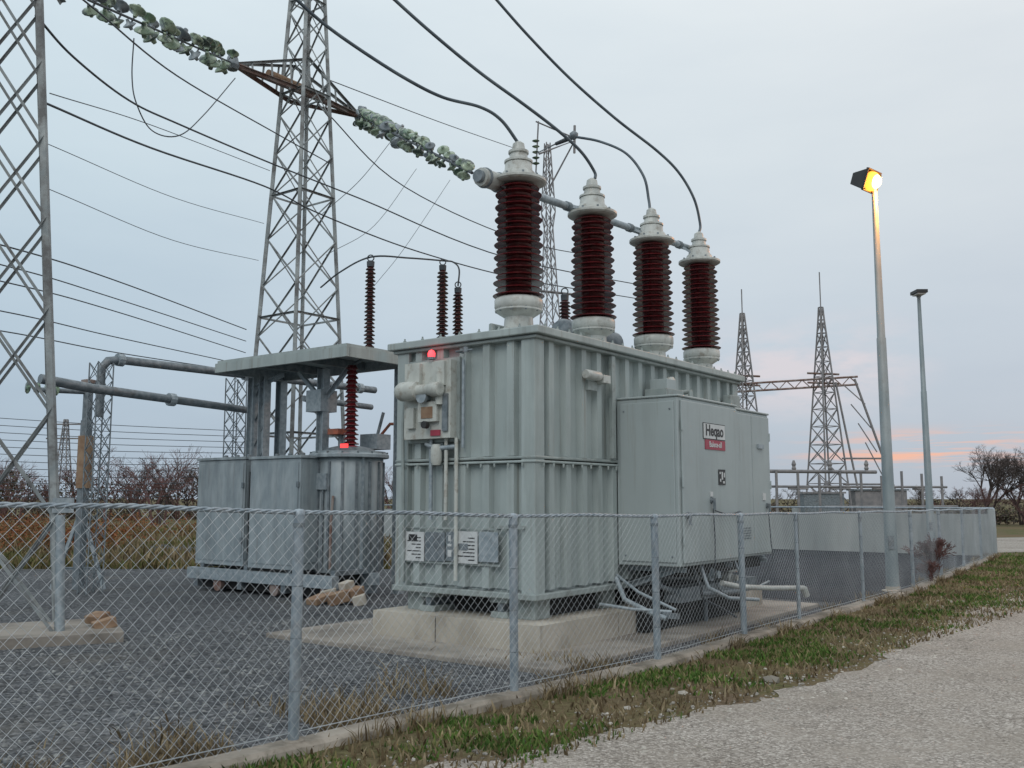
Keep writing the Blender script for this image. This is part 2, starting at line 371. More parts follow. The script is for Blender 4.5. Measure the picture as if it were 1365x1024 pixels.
for i in range(10): hd.lathe(T(-.112,.07+i*.2,2.06),U,[(.012,0),(.014,.02),(.014,.045)],'paint_d',6)
tb(hd,2.6,3.4,.8,1.5,3.655,3.85,'paint_d'); hd.tube([T(.9,1.3,3.65),T(.9,1.3,3.95),T(2.6,1.3,3.95)],.05,'paint_d',10)
hd.tube([T(3.4,1.1,3.75),T(4.6,1.1,3.75)],.07,'paint_d',10)
hd.lathe(T(2.55,1.35,4.12),L,[(.02,0),(.17,.02),(.2,.08),(.2,1.5),(.17,1.56),(.02,1.58)],'galv_d',20,True)
tb(hd,2.8,2.88,1.2,1.5,3.85,4.0,'galv_d'); tb(hd,3.8,3.88,1.2,1.5,3.65,4.0,'galv_d')
hd.obj('lid_fittings',tr,.006)
def shedprof(z0,z1,n,rc,r0,r1):
    p=[]; h=(z1-z0)/n
    for i in range(n):
        R=r0+(r1-r0)*i/n
        if i%2: R*=.90
        z=z0+i*h; p+=[(rc,z),(rc+.01,z+h*.30),(R*.98,z+h*.22),(R,z+h*.30),(R*.98,z+h*.38),(rc+(R-rc)*.4,z+h*.66),(rc,z+h*.92)]
    p.append((rc,z1)); return p
for s in(.2,1.88,3.55,5.15):
    w=.35
    q=B(); b0=T(s,w,0)
    q.lathe(b0,U,[(.25,3.655),(.25,3.69),(.18,3.70),(.17,3.84),(.26,3.90),(.285,3.915),(.285,3.935),(.27,3.94)],'white',32)
    q.lathe(b0,U,[(.275,3.94),(.29,3.96),(.29,4.05),(.27,4.075),(.2,4.085)],'white',32,True)
    for j in range(10):
        a=j*math.pi/5; q.lathe(b0+V((math.cos(a)*.268,math.sin(a)*.268,3.9)),U,[(.014,0),(.014,.045)],'galv_d',6)
    q.lathe(b0,U,shedprof(4.08,5.48,18,.15,.312,.28),'red',56,False)
    q.lathe(b0,U,[(.2,5.48),(.31,5.49),(.335,5.505),(.335,5.535),(.30,5.55),(.215,5.56)],'white',40)
    q.lathe(b0,U,[(.215,5.56),(.205,5.62),(.17,5.66),(.165,5.74),(.15,5.76)],'white',28,True)
    q.lathe(b0,U,[(.175,5.755),(.175,5.78),(.12,5.785),(.105,5.87),(.125,5.875),(.125,5.905),(.085,5.91),(.07,6.0),(.03,6.03)],'white',20)
    for j in range(8):
        a=j*math.pi/4+.2; q.lathe(b0+V((math.cos(a)*.26,math.sin(a)*.26,5.545)),U,[(.016,0),(.016,.04)],'galv_d',6)
    q.box(b0+L*.2+U*5.585,L*.05,W*.05,U*.03,'galv_d')
    q.obj('bushing',tr)
tbb=B(); A=V((-.30,11.0,5.50)); Bq=V((3.15,15.6,5.82)); bdv=(Bq-A).normalized()
tbb.tube([A,Bq],.05,'galv',12)
tbb.tube([A-bdv*.12,A+bdv*.34],.11,'white',14); tbb.tube([A-bdv*.06,A-bdv*.03],.125,'galv_d',14); tbb.tube([A+bdv*.2,A+bdv*.23],.125,'galv_d',14)
tbb.tube([A-bdv*.18,A-bdv*.12],.075,'galv_d',12)
for s in(.2,1.88,3.55,5.15):
    t=((T(s,.35,0)-A).dot(bdv))/(Bq-A).length; c=A.lerp(Bq,t); e=T(s,.35,5.60)
    tbb.box((c+e)/2,(e-c)/2,L*.03,U*.02,'galv'); tbb.lathe(c-bdv*.04,bdv,[(.065,0),(.065,.08)],'galv_d',14)
tbb.obj('tubular_bus',tr)

cb=B()
ZC0,ZC1=.88,2.95
tb(cb,1.72,3.46,-.944,-.08,ZC0,ZC1,'cab'); tb(cb,3.475,4.80,-.86,-.08,ZC0+.02,ZC1-.02,'cab')
tb(cb,1.70,3.47,-.965,-.06,ZC1+.001,ZC1+.03,'cab'); tb(cb,3.475,4.82,-.88,-.06,ZC1-.018,ZC1+.01,'cab')
cb.obj('control_cabinet',tr,.03)
cd=B()
tb(cd,1.78,3.42,-.975,-.946,ZC0+.04,ZC1-.04,'cab'); tb(cd,3.50,4.12,-.885,-.862,ZC0+.05,ZC1-.06,'cab'); tb(cd,4.135,4.77,-.885,-.862,ZC0+.05,ZC1-.06,'cab')
tb(cd,1.70,1.718,-.90,-.14,ZC0+.05,ZC1-.05,'cab')
cd.obj('cabinet_doors',tr,.012)
ch=B()
for s,z,o in((2.55,1.68,-.975),(3.36,1.5,-.975),(3.58,1.5,-.885),(4.60,1.6,-.885),(1.86,1.5,-.975)):
    ch.lathe(T(s,o,z),-W,[(.04,0),(.04,.02),(.02,.02),(.02,.05)],'galv_d',12); tb(ch,s-.02,s+.02,o-.055,o-.035,z-.12,z+.03,'galv_d')
for z in(1.2,1.9,2.6):
    ch.lathe(T(1.775,-.975,z-.06),U,[(.016,0),(.016,.12)],'cab',8); ch.lathe(T(4.765,-.885,z-.06),U,[(.016,0),(.016,.12)],'cab',8)
tb(ch,2.52,2.58,-.99,-.975,1.73,1.79,'signw')
tb(ch,4.45,4.55,-.90,-.886,1.68,1.78,'signw'); tb(ch,4.3,4.5,-.915,-.886,2.42,2.48,'galv')
for i in range(5): tb(ch,3.65,4.0,-.892,-.886,1.15+i*.035,1.163+i*.035,'galv_d')
for z in(1.0,2.8):
    for w in(-.85,-.2): ch.lathe(T(1.70,w,z),-L,[(.012,0),(.012,.008)],'galv_d',8)
ch.obj('cabinet_hardware',tr)
sg=B(); tb(sg,2.36,3.0,-.985,-.977,2.47,2.66,'signw'); tb(sg,2.40,3.0,-.985,-.977,2.33,2.455,'signr'); tb(sg,2.78,2.98,-.985,-.977,1.88,2.08,'black')
tb(sg,2.35,3.01,-.982,-.976,2.46,2.67,'black')
for (a,b_,c,d) in((2.80,2.83,2.02,2.05),(2.86,2.90,1.95,2.05),(2.93,2.96,1.98,2.04),(2.81,2.84,1.92,1.96),(2.9,2.95,1.90,1.93)): tb(sg,a,b_,-.988,-.9852,c,d,'signw')
sg.obj('sign_plate',tr)
def text(body,size,pos,xd,nd,k,parent,name,off=.003):
    cu=bpy.data.curves.new(name,'FONT'); cu.body=body; cu.size=size; cu.extrude=.001; cu.align_x='CENTER'; cu.align_y='CENTER'; cu.offset=off
    o=bpy.data.objects.new(name,cu); S.collection.objects.link(o); cu.materials.append(M[k])
    mt=Matrix((xd,U,nd)).transposed().to_4x4(); mt.translation=pos; o.matrix_world=mt; o.parent=parent
text('Heqao',.20,T(2.68,-.987,2.57),L,-W,'black',tr,'sign_lettering',.005)
text('Balece-all',.10,T(2.70,-.987,2.395),L,-W,'signw',tr,'sign_lettering_small',.002)

vf=B()
c=T(1.05,-.16,3.20); vf.lathe(c-L*.18,L,[(.05,0),(.06,.02),(.06,.3),(.05,.32)],'white',14,True); tb(vf,1.2,1.36,-.22,-.08,3.12,3.22,'white'); tb(vf,1.0,1.2,-.12,-.07,3.02,3.14,'paint_d')
tb(vf,2.45,2.95,-.42,-.09,2.985,3.16,'paint_d'); tb(vf,2.55,2.8,-.38,-.12,3.16,3.30,'cab'); vf.lathe(T(2.9,-.25,3.0),U,[(.07,0),(.07,.32),(.04,.36)],'white',14)
vf.tube([T(3.4,-.3,2.97),T(3.4,-.3,3.2),T(3.4,0,3.2)],.04,'paint_d',8)
tb(vf,1.53,1.61,-.14,-.085,2.2,3.5,'paint_d')
tb(vf,4.95,5.3,-.22,-.09,2.9,3.3,'paint_d')
vf.obj('side_fittings',tr,.006)
uc=B()
for s in(1.95,3.3,4.5):
    uc.angle(T(s,-.08,.62),T(s,-.86,.88),.07,'galv'); uc.angle(T(s,-.1,.84),T(s,-.9,.84),.06,'galv'); uc.tube([T(s,-.5,.06),T(s,-.5,.88)],.03,'galv_d',8)
uc.tube([T(2.0,-.45,.88),T(2.0,-.5,.62),T(2.3,-.62,.5),T(3.0,-.7,.46),T(3.9,-.72,.42)],.04,'galv_d',10)
uc.tube([T(2.2,-.35,.88),T(2.25,-.4,.7),T(2.9,-.55,.66),T(4.3,-.6,.62)],.03,'galv_d',8)
uc.tube([V((1.28,11.9,.73)),V((1.35,11.62,.50)),V((1.62,11.3,.38)),V((1.78,11.2,.33))],.03,'galv',8)
uc.tube([V((1.3,12.0,.76)),V((1.5,11.5,.60)),V((1.9,11.25,.42))],.018,'galv',8)
uc.tube([V((1.05,11.6,.45)),V((1.4,11.35,.42)),V((1.85,11.25,.40))],.02,'galv',8)
uc.box((1.83,11.2,.36),L*.03,W*.1,U*.03,'galv_d')
uc.tube([V((2.71,12.5,.62)),V((3.0,12.75,.55)),V((3.5,13.1,.50)),V((4.05,13.45,.47))],.035,'white',12)
uc.tube([V((4.05,13.45,.47)),V((4.1,13.49,.36))],.045,'white',12)
uc.tube([V((2.4,12.3,.85)),V((2.45,12.1,.6)),V((2.75,12.3,.45)),V((3.2,12.6,.40))],.025,'galv',8)
uc.tube(crom([T(2.55,-1.0,1.58),T(2.56,-1.01,1.2),T(2.5,-1.03,.85),T(2.7,-.95,.6),T(3.3,-.8,.42)],5),.008,'wire',6)
uc.tube(crom([T(4.55,-.93,1.5),T(4.53,-.96,1.1),T(4.5,-.98,.8),T(4.2,-.9,.5)],5),.008,'wire',6)
uc.tube(crom([T(2.6,-1.0,1.55),T(2.9,-1.04,1.5),T(3.3,-1.01,1.52)],5),.008,'wire',6)
tb(uc,1.75,4.7,-.45,-.31,.07,.60,'dark'); tb(uc,2.0,4.5,-.8,-.25,.74,.875,'dark'); tb(uc,2.2,4.6,-.7,-.46,.4,.58,'galv_d')  # the dark boxes add the shade of the void below the cabinet
uc.lathe(T(2.9,-.7,.72),-W,[(.09,0),(.09,.1),(.05,.1),(.05,.2)],'galv',14); uc.lathe(T(3.7,-.6,.62),-W,[(.08,0),(.08,.1),(.04,.12),(.04,.2)],'white',14)
uc.tube(crom([T(2.3,-.8,.87),T(2.35,-.9,.6),T(2.5,-.85,.45),T(2.9,-.9,.3),T(3.5,-.85,.12)],5),.016,'wire',8)
uc.tube(crom([T(3.6,-.8,.87),T(3.6,-.9,.65),T(3.8,-.9,.5),T(4.3,-.8,.45),T(4.8,-.8,.5)],5),.016,'galv',8)
uc.obj('pipework',tr)
ef=B()
def eb(w0,w1,o0,o1,z0,z1,k): tb(ef,-o1-.02,-o0-.02,w0,w1,z0,z1,k)
eb(1.05,1.80,.06,.20,2.42,3.36,'cream'); eb(1.0,1.83,.06,.09,2.38,3.40,'paint_d'); eb(1.12,1.32,.2,.24,3.05,3.34,'cream'); eb(1.5,1.7,.2,.26,3.08,3.34,'cream')
ef.lathe(T(-.32,1.12,3.0),W,[(.06,0),(.085,.01),(.09,.14),(.07,.16),(.07,.36),(.11,.37),(.12,.5),(.12,.62),(.09,.68),(.03,.7)],'cream',20,True)
ef.lathe(T(-.22,1.4,2.92),-L,[(.05,0),(.05,.1),(.08,.1),(.08,.14)],'galv',14); ef.lathe(T(-.25,1.2,3.0),U,[(.05,-.18),(.05,.22)],'cream',12,True)
eb(1.22,1.52,.2,.26,2.62,2.86,'cream'); eb(1.28,1.46,.26,.268,2.66,2.80,'card'); eb(1.6,1.72,.2,.25,2.55,2.8,'cream'); eb(1.08,1.16,.2,.23,2.5,2.95,'galv_d')
ef.lathe(T(-.28,1.37,2.58),-L,[(.045,0),(.045,.06),(.02,.06)],'black',12); eb(1.2,1.35,.2,.22,2.45,2.52,'signr')
for w in(1.42,1.18,1.02): ef.tube([T(-.14,w,2.42),T(-.14,w,1.45 if w>1.1 else .75)],.025,'cream' if w<1.3 else 'galv',8)
ef.tube([T(-.12,1.84,3.3),T(-.16,1.88,2.6),T(-.14,1.86,1.3),T(-.12,1.88,.7)],.022,'paint_d',8)
ef.tube([T(-.14,.92,3.35),T(-.14,.92,2.3)],.02,'galv',8); ef.tube([T(-.12,1.02,2.32),T(-.18,1.3,2.3),T(-.14,1.5,2.36)],.03,'galv',8)
ef.lathe(T(-.18,1.3,2.1),U,[(.05,0),(.07,.05),(.07,.2),(.05,.25)],'cream',12,True)
ef.tube([T(-.1,.95,3.44),T(-.24,.95,3.44),T(-.24,.7,3.44)],.012,'galv_d',6); ef.lathe(T(-.24,.8,3.42),U,[(.03,0),(.03,.06)],'galv_d',8)
ef.lathe(T(-.22,1.36,3.38),U,[(.05,0),(.05,.03),(.03,.03)],'galv_d',12)
ef.lathe(T(-.22,1.36,3.41),U,[(.042,0),(.045,.05),(.03,.08),(.005,.09)],'redlamp',12,True)
for w0,w1,z0,z1,k in((1.55,1.86,.95,1.30,'signw'),(1.22,1.53,.96,1.30,'galv_d'),(.72,1.06,.95,1.32,'signw'),(.42,.70,.98,1.32,'galv'),(1.07,1.2,.97,1.31,'galv_d')):
    eb(w0,w1,.075,.09,z0,z1,k)
eb(.4,1.9,.06,.074,.93,.955,'paint_d'); eb(.4,1.9,.06,.074,1.34,1.36,'paint_d')
for i in range(7):
    eb(1.60,1.60+.08+.14*((i*7)%3)/2,.09,.0925,.985+i*.04,.998+i*.04,'black'); eb(.76,.76+.1+.15*((i*5)%3)/2,.09,.0925,.985+i*.042,.999+i*.042,'black')
eb(1.66,1.8,.09,.0935,1.2,1.27,'black'); eb(.86,1.0,.09,.0935,1.1,1.18,'galv_d')
eb(1.11,1.17,.09,.095,1.02,1.1,'signw'); eb(1.11,1.17,.09,.095,1.14,1.17,'signw'); eb(1.12,1.16,.09,.095,1.2,1.27,'signw')
eb(.05,.45,.065,.10,1.36,1.40,'paint_d')
ef.obj('end_face_equipment',tr,.006)

# ------------------------------------------------------------------ lattice towers
def tower(b,c0,c1,a,bb,z0,z1,wf,n,lw,bw,k,hz=True,ang=True,kb=None,grow=.96):
    c0=V(c0);c1=V(c1); kb=kb or k
    hs=[1]
    for i in range(n-1): hs.append(hs[-1]*grow)
    tot=sum(hs); zs=[z0]
    for h in hs: zs.append(zs[-1]+h/tot*(z1-z0))
    def cor(z):
        t=(z-z0)/(z1-z0); c=c0.lerp(c1,t); w=wf(z)/2
        return [c+a*(w*i)+bb*(w*j)+U*z for i,j in((-1,-1),(1,-1),(1,1),(-1,1))]
    f=b.angle if ang else (lambda p,q,w,k,**kw:b.tube([p,q],w*.5,k,4,cap=False))
    for z_a,z_b in zip(zs,zs[1:]):
        A=cor(z_a);Bc=cor(z_b)
        for i in range(4):
            j=(i+1)%4
            f(A[i],Bc[i],lw,k); f(A[i],Bc[j],bw,kb); f(A[j],Bc[i],bw,kb)
            if hz: f(Bc[i],Bc[j],bw,kb)
t1=B(); a=V((.89,.45,0)).normalized(); bb=V((-.45,.89,0)).normalized()
cc0=V((-5.44,11.73,0))-a*.5+bb*.5; cc1=V((-6.50,11.95,0))-a*.2+bb*.2
tower(t1,cc0,cc1,a,bb,0,10.8,lambda z:1.0-.6*z/10.8,10,.075,.036,'tower',hz=False,grow=.93)
t1.tube([V((-5.44,11.73,0)),V((-5.53,11.75,1.5))],.055,'galv',8)
t1.box(V((-5.5,11.75,1.62)),a*.12,bb*.02,U*.09,'galv')
t1.box(V((-5.75,11.95,.06)),a*.85,bb*.8,U*.06,'slab')
t1.angle((-7.4,11.7,9.3),(-5.6,12.6,9.3),.09,'tower'); t1.angle((-6.45,12.0,9.0),(-6.3,12.6,8.6),.07,'tower')
t1.obj('lattice_tower')
t2=B()
tower(t2,(-5.1,22.5,0),(-5.1,22.5,0),L,W,0,18,lambda z:max(.25,1.86-.09*z),18,.08,.034,'tower',grow=.95,hz=False)
for z in(3.2,6.0,9.0,11.6,14):
    w=(1.86-.09*z)/2; c=V((-5.1,22.5,z)); q=[c+L*w*i+W*w*j for i,j in((-1,-1),(1,-1),(1,1),(-1,1))]
    for i in range(4): t2.angle(q[i],q[(i+1)%4],.05,'tower')
P1=V((-6.5,21.07,11.75)); P2=V((-4.01,24.1,11.73)); d=(P2-P1).normalized(); n_=V((-d.y,d.x,0))
for k_ in(-1,1):
    t2.angle(P1,V((-5.25,22.58,11.6))+n_*.42*k_,.08,'rust'); t2.angle(V((-5.25,22.58,11.6))+n_*.42*k_,P2,.08,'rust')
    t2.angle(P1,V((-5.25,22.58,12.5))+n_*.3*k_,.06,'tower'); t2.angle(V((-5.25,22.58,12.5))+n_*.3*k_,P2,.06,'tower')
    for i in range(1,8):
        t=i/8; p=P1.lerp(P2,t); w=.42*(1-abs(2*t-1)); t2.angle(p+n_*w*k_-U*.15*(1-abs(2*t-1)),p+U*(.75*(1-abs(2*t-1)))+n_*.3*k_*(1-abs(2*t-1)),.04,'tower')
t2.tube([P1-d*.1,P2+d*.1],.07,'rust',8); t2.tube([P1.lerp(P2,.25)+U*.12,P1.lerp(P2,.6)+U*.1],.10,'card',8)
for p in(P1,P2): t2.lathe(p-U*.15,U,[(.12,0),(.16,.1),(.12,.3)],'galv_d',10)
t2.obj('lattice_tower')
t3=B()
tower(t3,(1.5,35,0),(1.35,35,0),V((.9,.43,0)),V((-.43,.9,0)),0,15.2,lambda z:max(.12,1.25-.085*z+(.2 if z>12 else 0)),20,.06,.03,'farsteel',ang=False,hz=False)
t3.tube([V((1.0,34,14.4)),V((2.4,35,15.3)),V((1.4,35,13.4))],.04,'farsteel',5); t3.tube([V((.9,34.6,13.9)),V((1.0,34.6,15.9))],.03,'farsteel',5); t3.tube([V((.9,34.6,15.9)),V((2.4,35,15.4))],.03,'farsteel',5)
t3.tube([V((2.38,35,14.8)),V((2.4,35,15.9))],.05,'farsteel',5)
for i in range(5): t3.lathe(V((.9,34.6,14.2+i*.22)),U,[(.05,0),(.15,.05),(.05,.1)],'glass_ins',8)
for z in(8.0,9.4): t3.tube([V((.6,34.6,z)),V((2.5,35.5,z))],.05,'farsteel',5)
t3.obj('lattice_tower')
t4=B()
tower(t4,(-47,100,0),(-47,100,0),X_,Y_,0,10,lambda z:max(.3,1.8-.15*z),9,.12,.06,'farsteel',ang=False)
for z in(8,9.5): t4.tube([V((-49,100,z)),V((-45,100,z))],.08,'farsteel',5)
t4.obj('lattice_tower')
gy=B()
for cx,cy,zt,zs in((19.8,60,13.9,16.2),(15.0,61,13.7,15.3)):
    tower(gy,(cx,cy,0),(cx,cy,0),V((.93,.37,0)),V((-.37,.93,0)),0,zt,lambda z:max(.18,2.1-.14*z),13,.12,.06,'farsteel',ang=False)
    gy.tube([V((cx,cy,zt)),V((cx,cy,zs))],.04,'farsteel',5)
    for z in (9.0,9.6): gy.tube([V((cx-1.1,cy-.3,z)),V((cx+1.1,cy+.3,z))],.07,'rust',5)
def truss(b,p,q,h,n,r,k):
    p=V(p);q=V(q); b.tube([p,q],r,k,5); b.tube([p-U*h,q-U*h],r,k,5)
    for i in range(n):
        a=p.lerp(q,i/n); c=p.lerp(q,(i+1)/n); b.tube([a,c-U*h] if i%2 else [a-U*h,c],r*.6,k,4)
truss(gy,(13.3,61.2,9.0),(21.8,59.5,9.35),.5,18,.07,'rust')
gy.tube([V((21.6,59.5,9.2)),V((23.9,59.5,2.0)),V((24.4,59.5,0))],.08,'farsteel',5); gy.tube([V((20.4,59.5,9.0)),V((21.9,59.5,0))],.07,'farsteel',5)
for z in(2.6,4.2): gy.tube([V((20.6,59.5,z)),V((23.4,59.5,z))],.06,'farsteel',5)
for i in range(4): gy.tube([V((20.9+i*.4,59.5,8.8-i*1.2)),V((22.2+i*.3,59.5,7.6-i*1.5))],.04,'farsteel',4)
gy.obj('gantry_structure')
sw=B()
for i in range(9):
    x=13+i*1.15; y=47+i*.3; sw.tube([V((x,y,0)),V((x,y,3.1-.12*(i%3)))],.07,'farsteel',6)
    if i%2: sw.tube([V((x-.5,y,2.2)),V((x+.5,y,2.2))],.05,'farsteel',5)
sw.tube([V((12.5,47,3.05)),V((18.5,48.5,3.05))],.09,'farsteel',6); sw.tube([V((12.5,47,2.3)),V((22.5,49.5,2.3))],.06,'farsteel',6); sw.tube([V((15.5,47.6,1.3)),V((23,49.5,1.3))],.06,'farsteel',6)
for i in range(3): sw.lathe(V((14+i*1.8,47.4,3.1)),U,[(.08,0),(.12,.1),(.08,.2),(.12,.3),(.05,.5)],'farsteel',8)
sw.box(V((18.7,58,1)),X_*1.2,Y_*.6,U*1.0,'galv_d'); sw.box(V((22.9,60,1.1)),X_*1.6,Y_*.6,U*1.1,'farsteel')
sw.box(V((18.7,58,2.06)),X_*1.3,Y_*.7,U*.05,'farsteel'); sw.box(V((22.9,60,2.26)),X_*1.7,Y_*.7,U*.05,'galv_d')
sw.obj('switchgear_frame')

def istring(name,p,q,n,r0,r1,jit):
    b=B(); p=V(p);q=V(q); d=(q-p).normalized(); b.tube([p,q],.022,'wire',6); sd=d.cross(U).normalized(); up=sd.cross(d)
    for i in range(n):
        t=(i+.5)/n; c=p.lerp(q,t); r=(r0+(r1-r0)*t)
        for tw in(-1,1):
            rr=r*random.uniform(.75,1.2)
            off=(up*tw*random.uniform(.6,1.0)+sd*random.uniform(-.6,.6)+d*(random.uniform(-.3,.3)+tw*.5))*jit*r
            dd=(up*tw+d*random.uniform(.3,1.2)+sd*random.uniform(-.6,.6)).normalized()
            b.tube([c,c+off],.018,'galv_d',5)
            b.lathe(c+off,dd,[(rr*.2,-rr*.9),(rr*.3,-rr*.4),(rr*.9,-rr*.12),(rr,.02*rr),(rr*.75,.16*rr),(rr*.3,.35*rr),(rr*.22,.7*rr)],random.choice(['glass_ins','glass_ins','galv','galv_d','glass_ins','glass_ins']),12,True)
    return b.obj(name)
istring('insulator_string',(-6.42,13.6,9.2),(-6.5,20.9,11.7),15,.14,.18,1.05)
istring('insulator_string',(-4.0,23.9,11.65),(-.5,11.5,5.75),27,.18,.08,1.05)

# ------------------------------------------------------------------ left transformer bay
q0=V((-3.65,16.5,0))
def T2(s,w,z): return q0+L*s+W*w+U*z
def tb2(b,s0,s1,w0,w1,z0,z1,k): b.box(T2((s0+s1)/2,(w0+w1)/2,(z0+z1)/2),L*((s1-s0)/2),W*((w1-w0)/2),U*((z1-z0)/2),k)
lt=empty('oil_transformer')
M['rad']=pmat('radiator_paint',(.27,.32,.345),(.38,.43,.45),5,(1,1,.4),.5,.1,.15,40,c3=(.15,.17,.18),s3=4,st3=(1,1,.12),lo3=.45,hi3=.75,f3=.7,rust=(.2,.17,.14),wavy=.3)
lb=B()
for w0,w1,s0,zt in((0,1.36,0,2.40),(1.66,3.1,.12,2.42)):
    tb2(lb,s0,s0+.62,w0,w1,.48,zt,'rad'); tb2(lb,s0-.03,s0+.65,w0-.03,w1+.03,zt+.005,zt+.055,'rad')
    tb2(lb,s0-.012,s0-.002,w0+.05,w1-.05,.56,zt-.06,'rad')
    for z in(.9,1.9): tb2(lb,s0-.03,s0-.013,w0+.02,w0+.08,z,z+.1,'galv_d')
    tb2(lb,s0+.04,s0+.58,w0-.012,w0-.001,.6,zt-.08,'rad')
    for i in range(3): lb.lathe(T2(s0+.3,w0+.3+i*.35,zt+.055),U,[(.04,0),(.04,.05),(.02,.06)],'galv_d',10)
tb2(lb,.2,.5,1.37,1.65,.7,2.2,'dark')  # dark box as painted shade in the slot between the radiators
lb.obj('radiator_boxes',lt,.012)
lk=B(); tk=V((-2.95,17.25,0))
lk.lathe(tk,U,[(.60,.42),(.62,.44),(.62,2.40),(.60,2.42)],'rad',40,True); lk.lathe(tk,U,[(.70,2.42),(.72,2.43),(.72,2.48),(.70,2.50),(.66,2.51),(.66,2.54)],'rad',40)
lk.lathe(tk,U,[(.5,2.54),(.42,2.60),(.25,2.64),(.02,2.65)],'galv_d',30,True)
for i in range(16):
    an=i*math.pi/8; e=V((math.cos(an),math.sin(an),0)); lk.box(tk+e*.635+U*1.4,e*.016,V((-e.y,e.x,0))*.02,U*.95,'galv_d')
    lk.lathe(tk+e*.69+U*2.5,U,[(.02,0),(.02,.03)],'galv_d',6)
lk.box(V((-2.62,16.72,1.5)),L*.02,W*.03,U*1.0,'galv'); lk.tube([V((-3.1,16.6,1.75)),V((-3.12,16.55,1.3)),V((-3.12,16.55,.5))],.025,'rust',8)
lk.box(V((-3.3,16.75,2.0)),L*.06,W*.12,U*.14,'galv'); lk.tube([V((-3.3,16.7,1.85)),V((-3.3,16.7,.5))],.02,'galv_d',6)
lk.lathe(V((-2.9,17.1,2.55)),U,shedprof(.1,1.55,17,.075,.15,.11),'red',20,False); lk.lathe(V((-2.9,17.1,2.55)),U,[(.16,0),(.16,.08),(.1,.1)],'signr',20)
lk.box(V((-2.93,16.62,2.62)),L*.03,W*.07,U*.035,'redglow')  # emissive box added as the red glow at the bushing foot
lk.tube([V((-2.9,17.1,4.1)),V((-2.66,17.3,4.3))],.03,'galv_d',6)
lk.box(V((-3.15,17.5,2.92)),L*.2,W*.14,U*.05,'orange'); lk.tube([V((-3.15,17.5,2.6)),V((-3.15,17.5,2.9))],.05,'galv_d',8)
lk.box(V((-2.55,17.75,2.75)),L*.2,W*.2,U*.14,'galv'); lk.tube([V((-2.5,17.7,2.9)),V((-2.4,17.7,3.3))],.03,'galv_d',6); lk.tube([V((-2.7,17.9,2.6)),V((-2.3,17.9,3.1)),V((-1.9,17.9,3.1))],.03,'orange',6)
lk.obj('tank',lt)
ls=B(); tb2(ls,-.05,.1,-.9,3.1,.22,.42,'galv'); tb2(ls,.9,1.05,-.9,3.1,.22,.42,'galv')
for w in(-.8,.3,1.5,2.8): tb2(ls,-.02,1.1,w,w+.12,.08,.22,'galv_d'); tb2(ls,.1,.9,w,w+.1,.42,.5,'galv_d')
for w in(-.7,0.6,2.2): ls.lathe(T2(-.02,w,.14),L,[(.12,0),(.12,.08)],'rust',14)
tb2(ls,.1,.88,-.6,2.9,.06,.40,'dark')  # dark block in place of the shade inside the base frame
ls.obj('base_frame',lt)
cn=B(); cq=V((-2.83,16.1,0))
def T3(s,w,z): return cq+L*s+W*w+U*z
def tb3(b,s0,s1,w0,w1,z0,z1,k): b.box(T3((s0+s1)/2,(w0+w1)/2,(z0+z1)/2),L*((s1-s0)/2),W*((w1-w0)/2),U*((z1-z0)/2),k)
tb3(cn,0,1.64,0,3.6,4.30,4.35,'paint'); tb3(cn,-.03,.04,-.03,3.63,4.12,4.295,'paint'); tb3(cn,.05,1.6,-.03,.04,4.12,4.295,'paint'); tb3(cn,.05,1.6,3.56,3.63,4.12,4.295,'galv'); tb3(cn,1.61,1.68,-.03,3.63,4.12,4.295,'galv')
for w in(1.2,2.4): tb3(cn,.05,1.6,w,w+.08,4.15,4.29,'galv_d')
def hcol(b,p,z0,z1,k):
    for sx in(-1,1): b.box(V(p)+W*(.08*sx)+U*((z0+z1)/2),W*.008,L*.08,U*((z1-z0)/2),k)
    b.box(V(p)+U*((z0+z1)/2),W*.072,L*.006,U*((z1-z0)/2),k)
for s,w in((.8,3.5),(.8,3.15),(.75,1.4),(1.5,.15),(1.5,3.5)): hcol(cn,T3(s,w,0),0,4.1,'galv')
for (a_,b_) in(((.8,3.5,3.9),(.8,2.6,4.1)),((.75,1.4,3.5),(.75,.7,4.1)),((.75,1.4,3.5),(.75,2.1,4.1))): cn.angle(T3(*a_),T3(*b_),.07,'galv')
tb3(cn,.6,1.0,1.3,1.7,3.3,3.7,'galv')
for i in range(7): cn.angle(T3(.8,3.5,.6+i*.5),T3(.8,3.15,1.1+i*.5),.03,'galv_d')
cn.obj('steel_canopy')
def slimins(name,p,z0,z1,rc,R,n):
    b=B(); p=V(p); b.lathe(p,U,[(.10,z0),(.10,z0+.05),(.06,z0+.06)],'galv_d',14); b.lathe(p,U,shedprof(z0+.06,z1-.12,n,rc,R,R*.9),'brown',20,False)
    b.lathe(p,U,[(.07,z1-.12),(.075,z1-.02),(.03,z1)],'wire',12)
    q=[p+V((math.cos(t)*.06,0,z1+.05+math.sin(t)*.06)) for t in[i*math.pi/6 for i in range(13)]]; b.tube(q,.012,'wire',6)
    return b.obj(name)
slimins('post_insulator',(-2.66,17.5,0),4.35,6.15,.05,.11,22)
slimins('post_insulator',(-1.40,18.8,0),4.4,6.40,.055,.13,22)
slimins('post_insulator',(-1.10,19.0,0),4.4,5.98,.055,.12,18)
slimins('post_insulator',(.96,17.0,0),4.2,5.40,.06,.12,16)
sp=B()
for x,y in((-1.40,18.8),(-1.10,19.0),(.96,17.0)): hcol(sp,(x,y,0),0,4.4 if x<0 else 4.2,'galv')
sp.box(V((-1.25,18.9,4.37)),L*.35,W*.08,U*.03,'galv'); sp.obj('insulator_support_frame')
bpz=B()
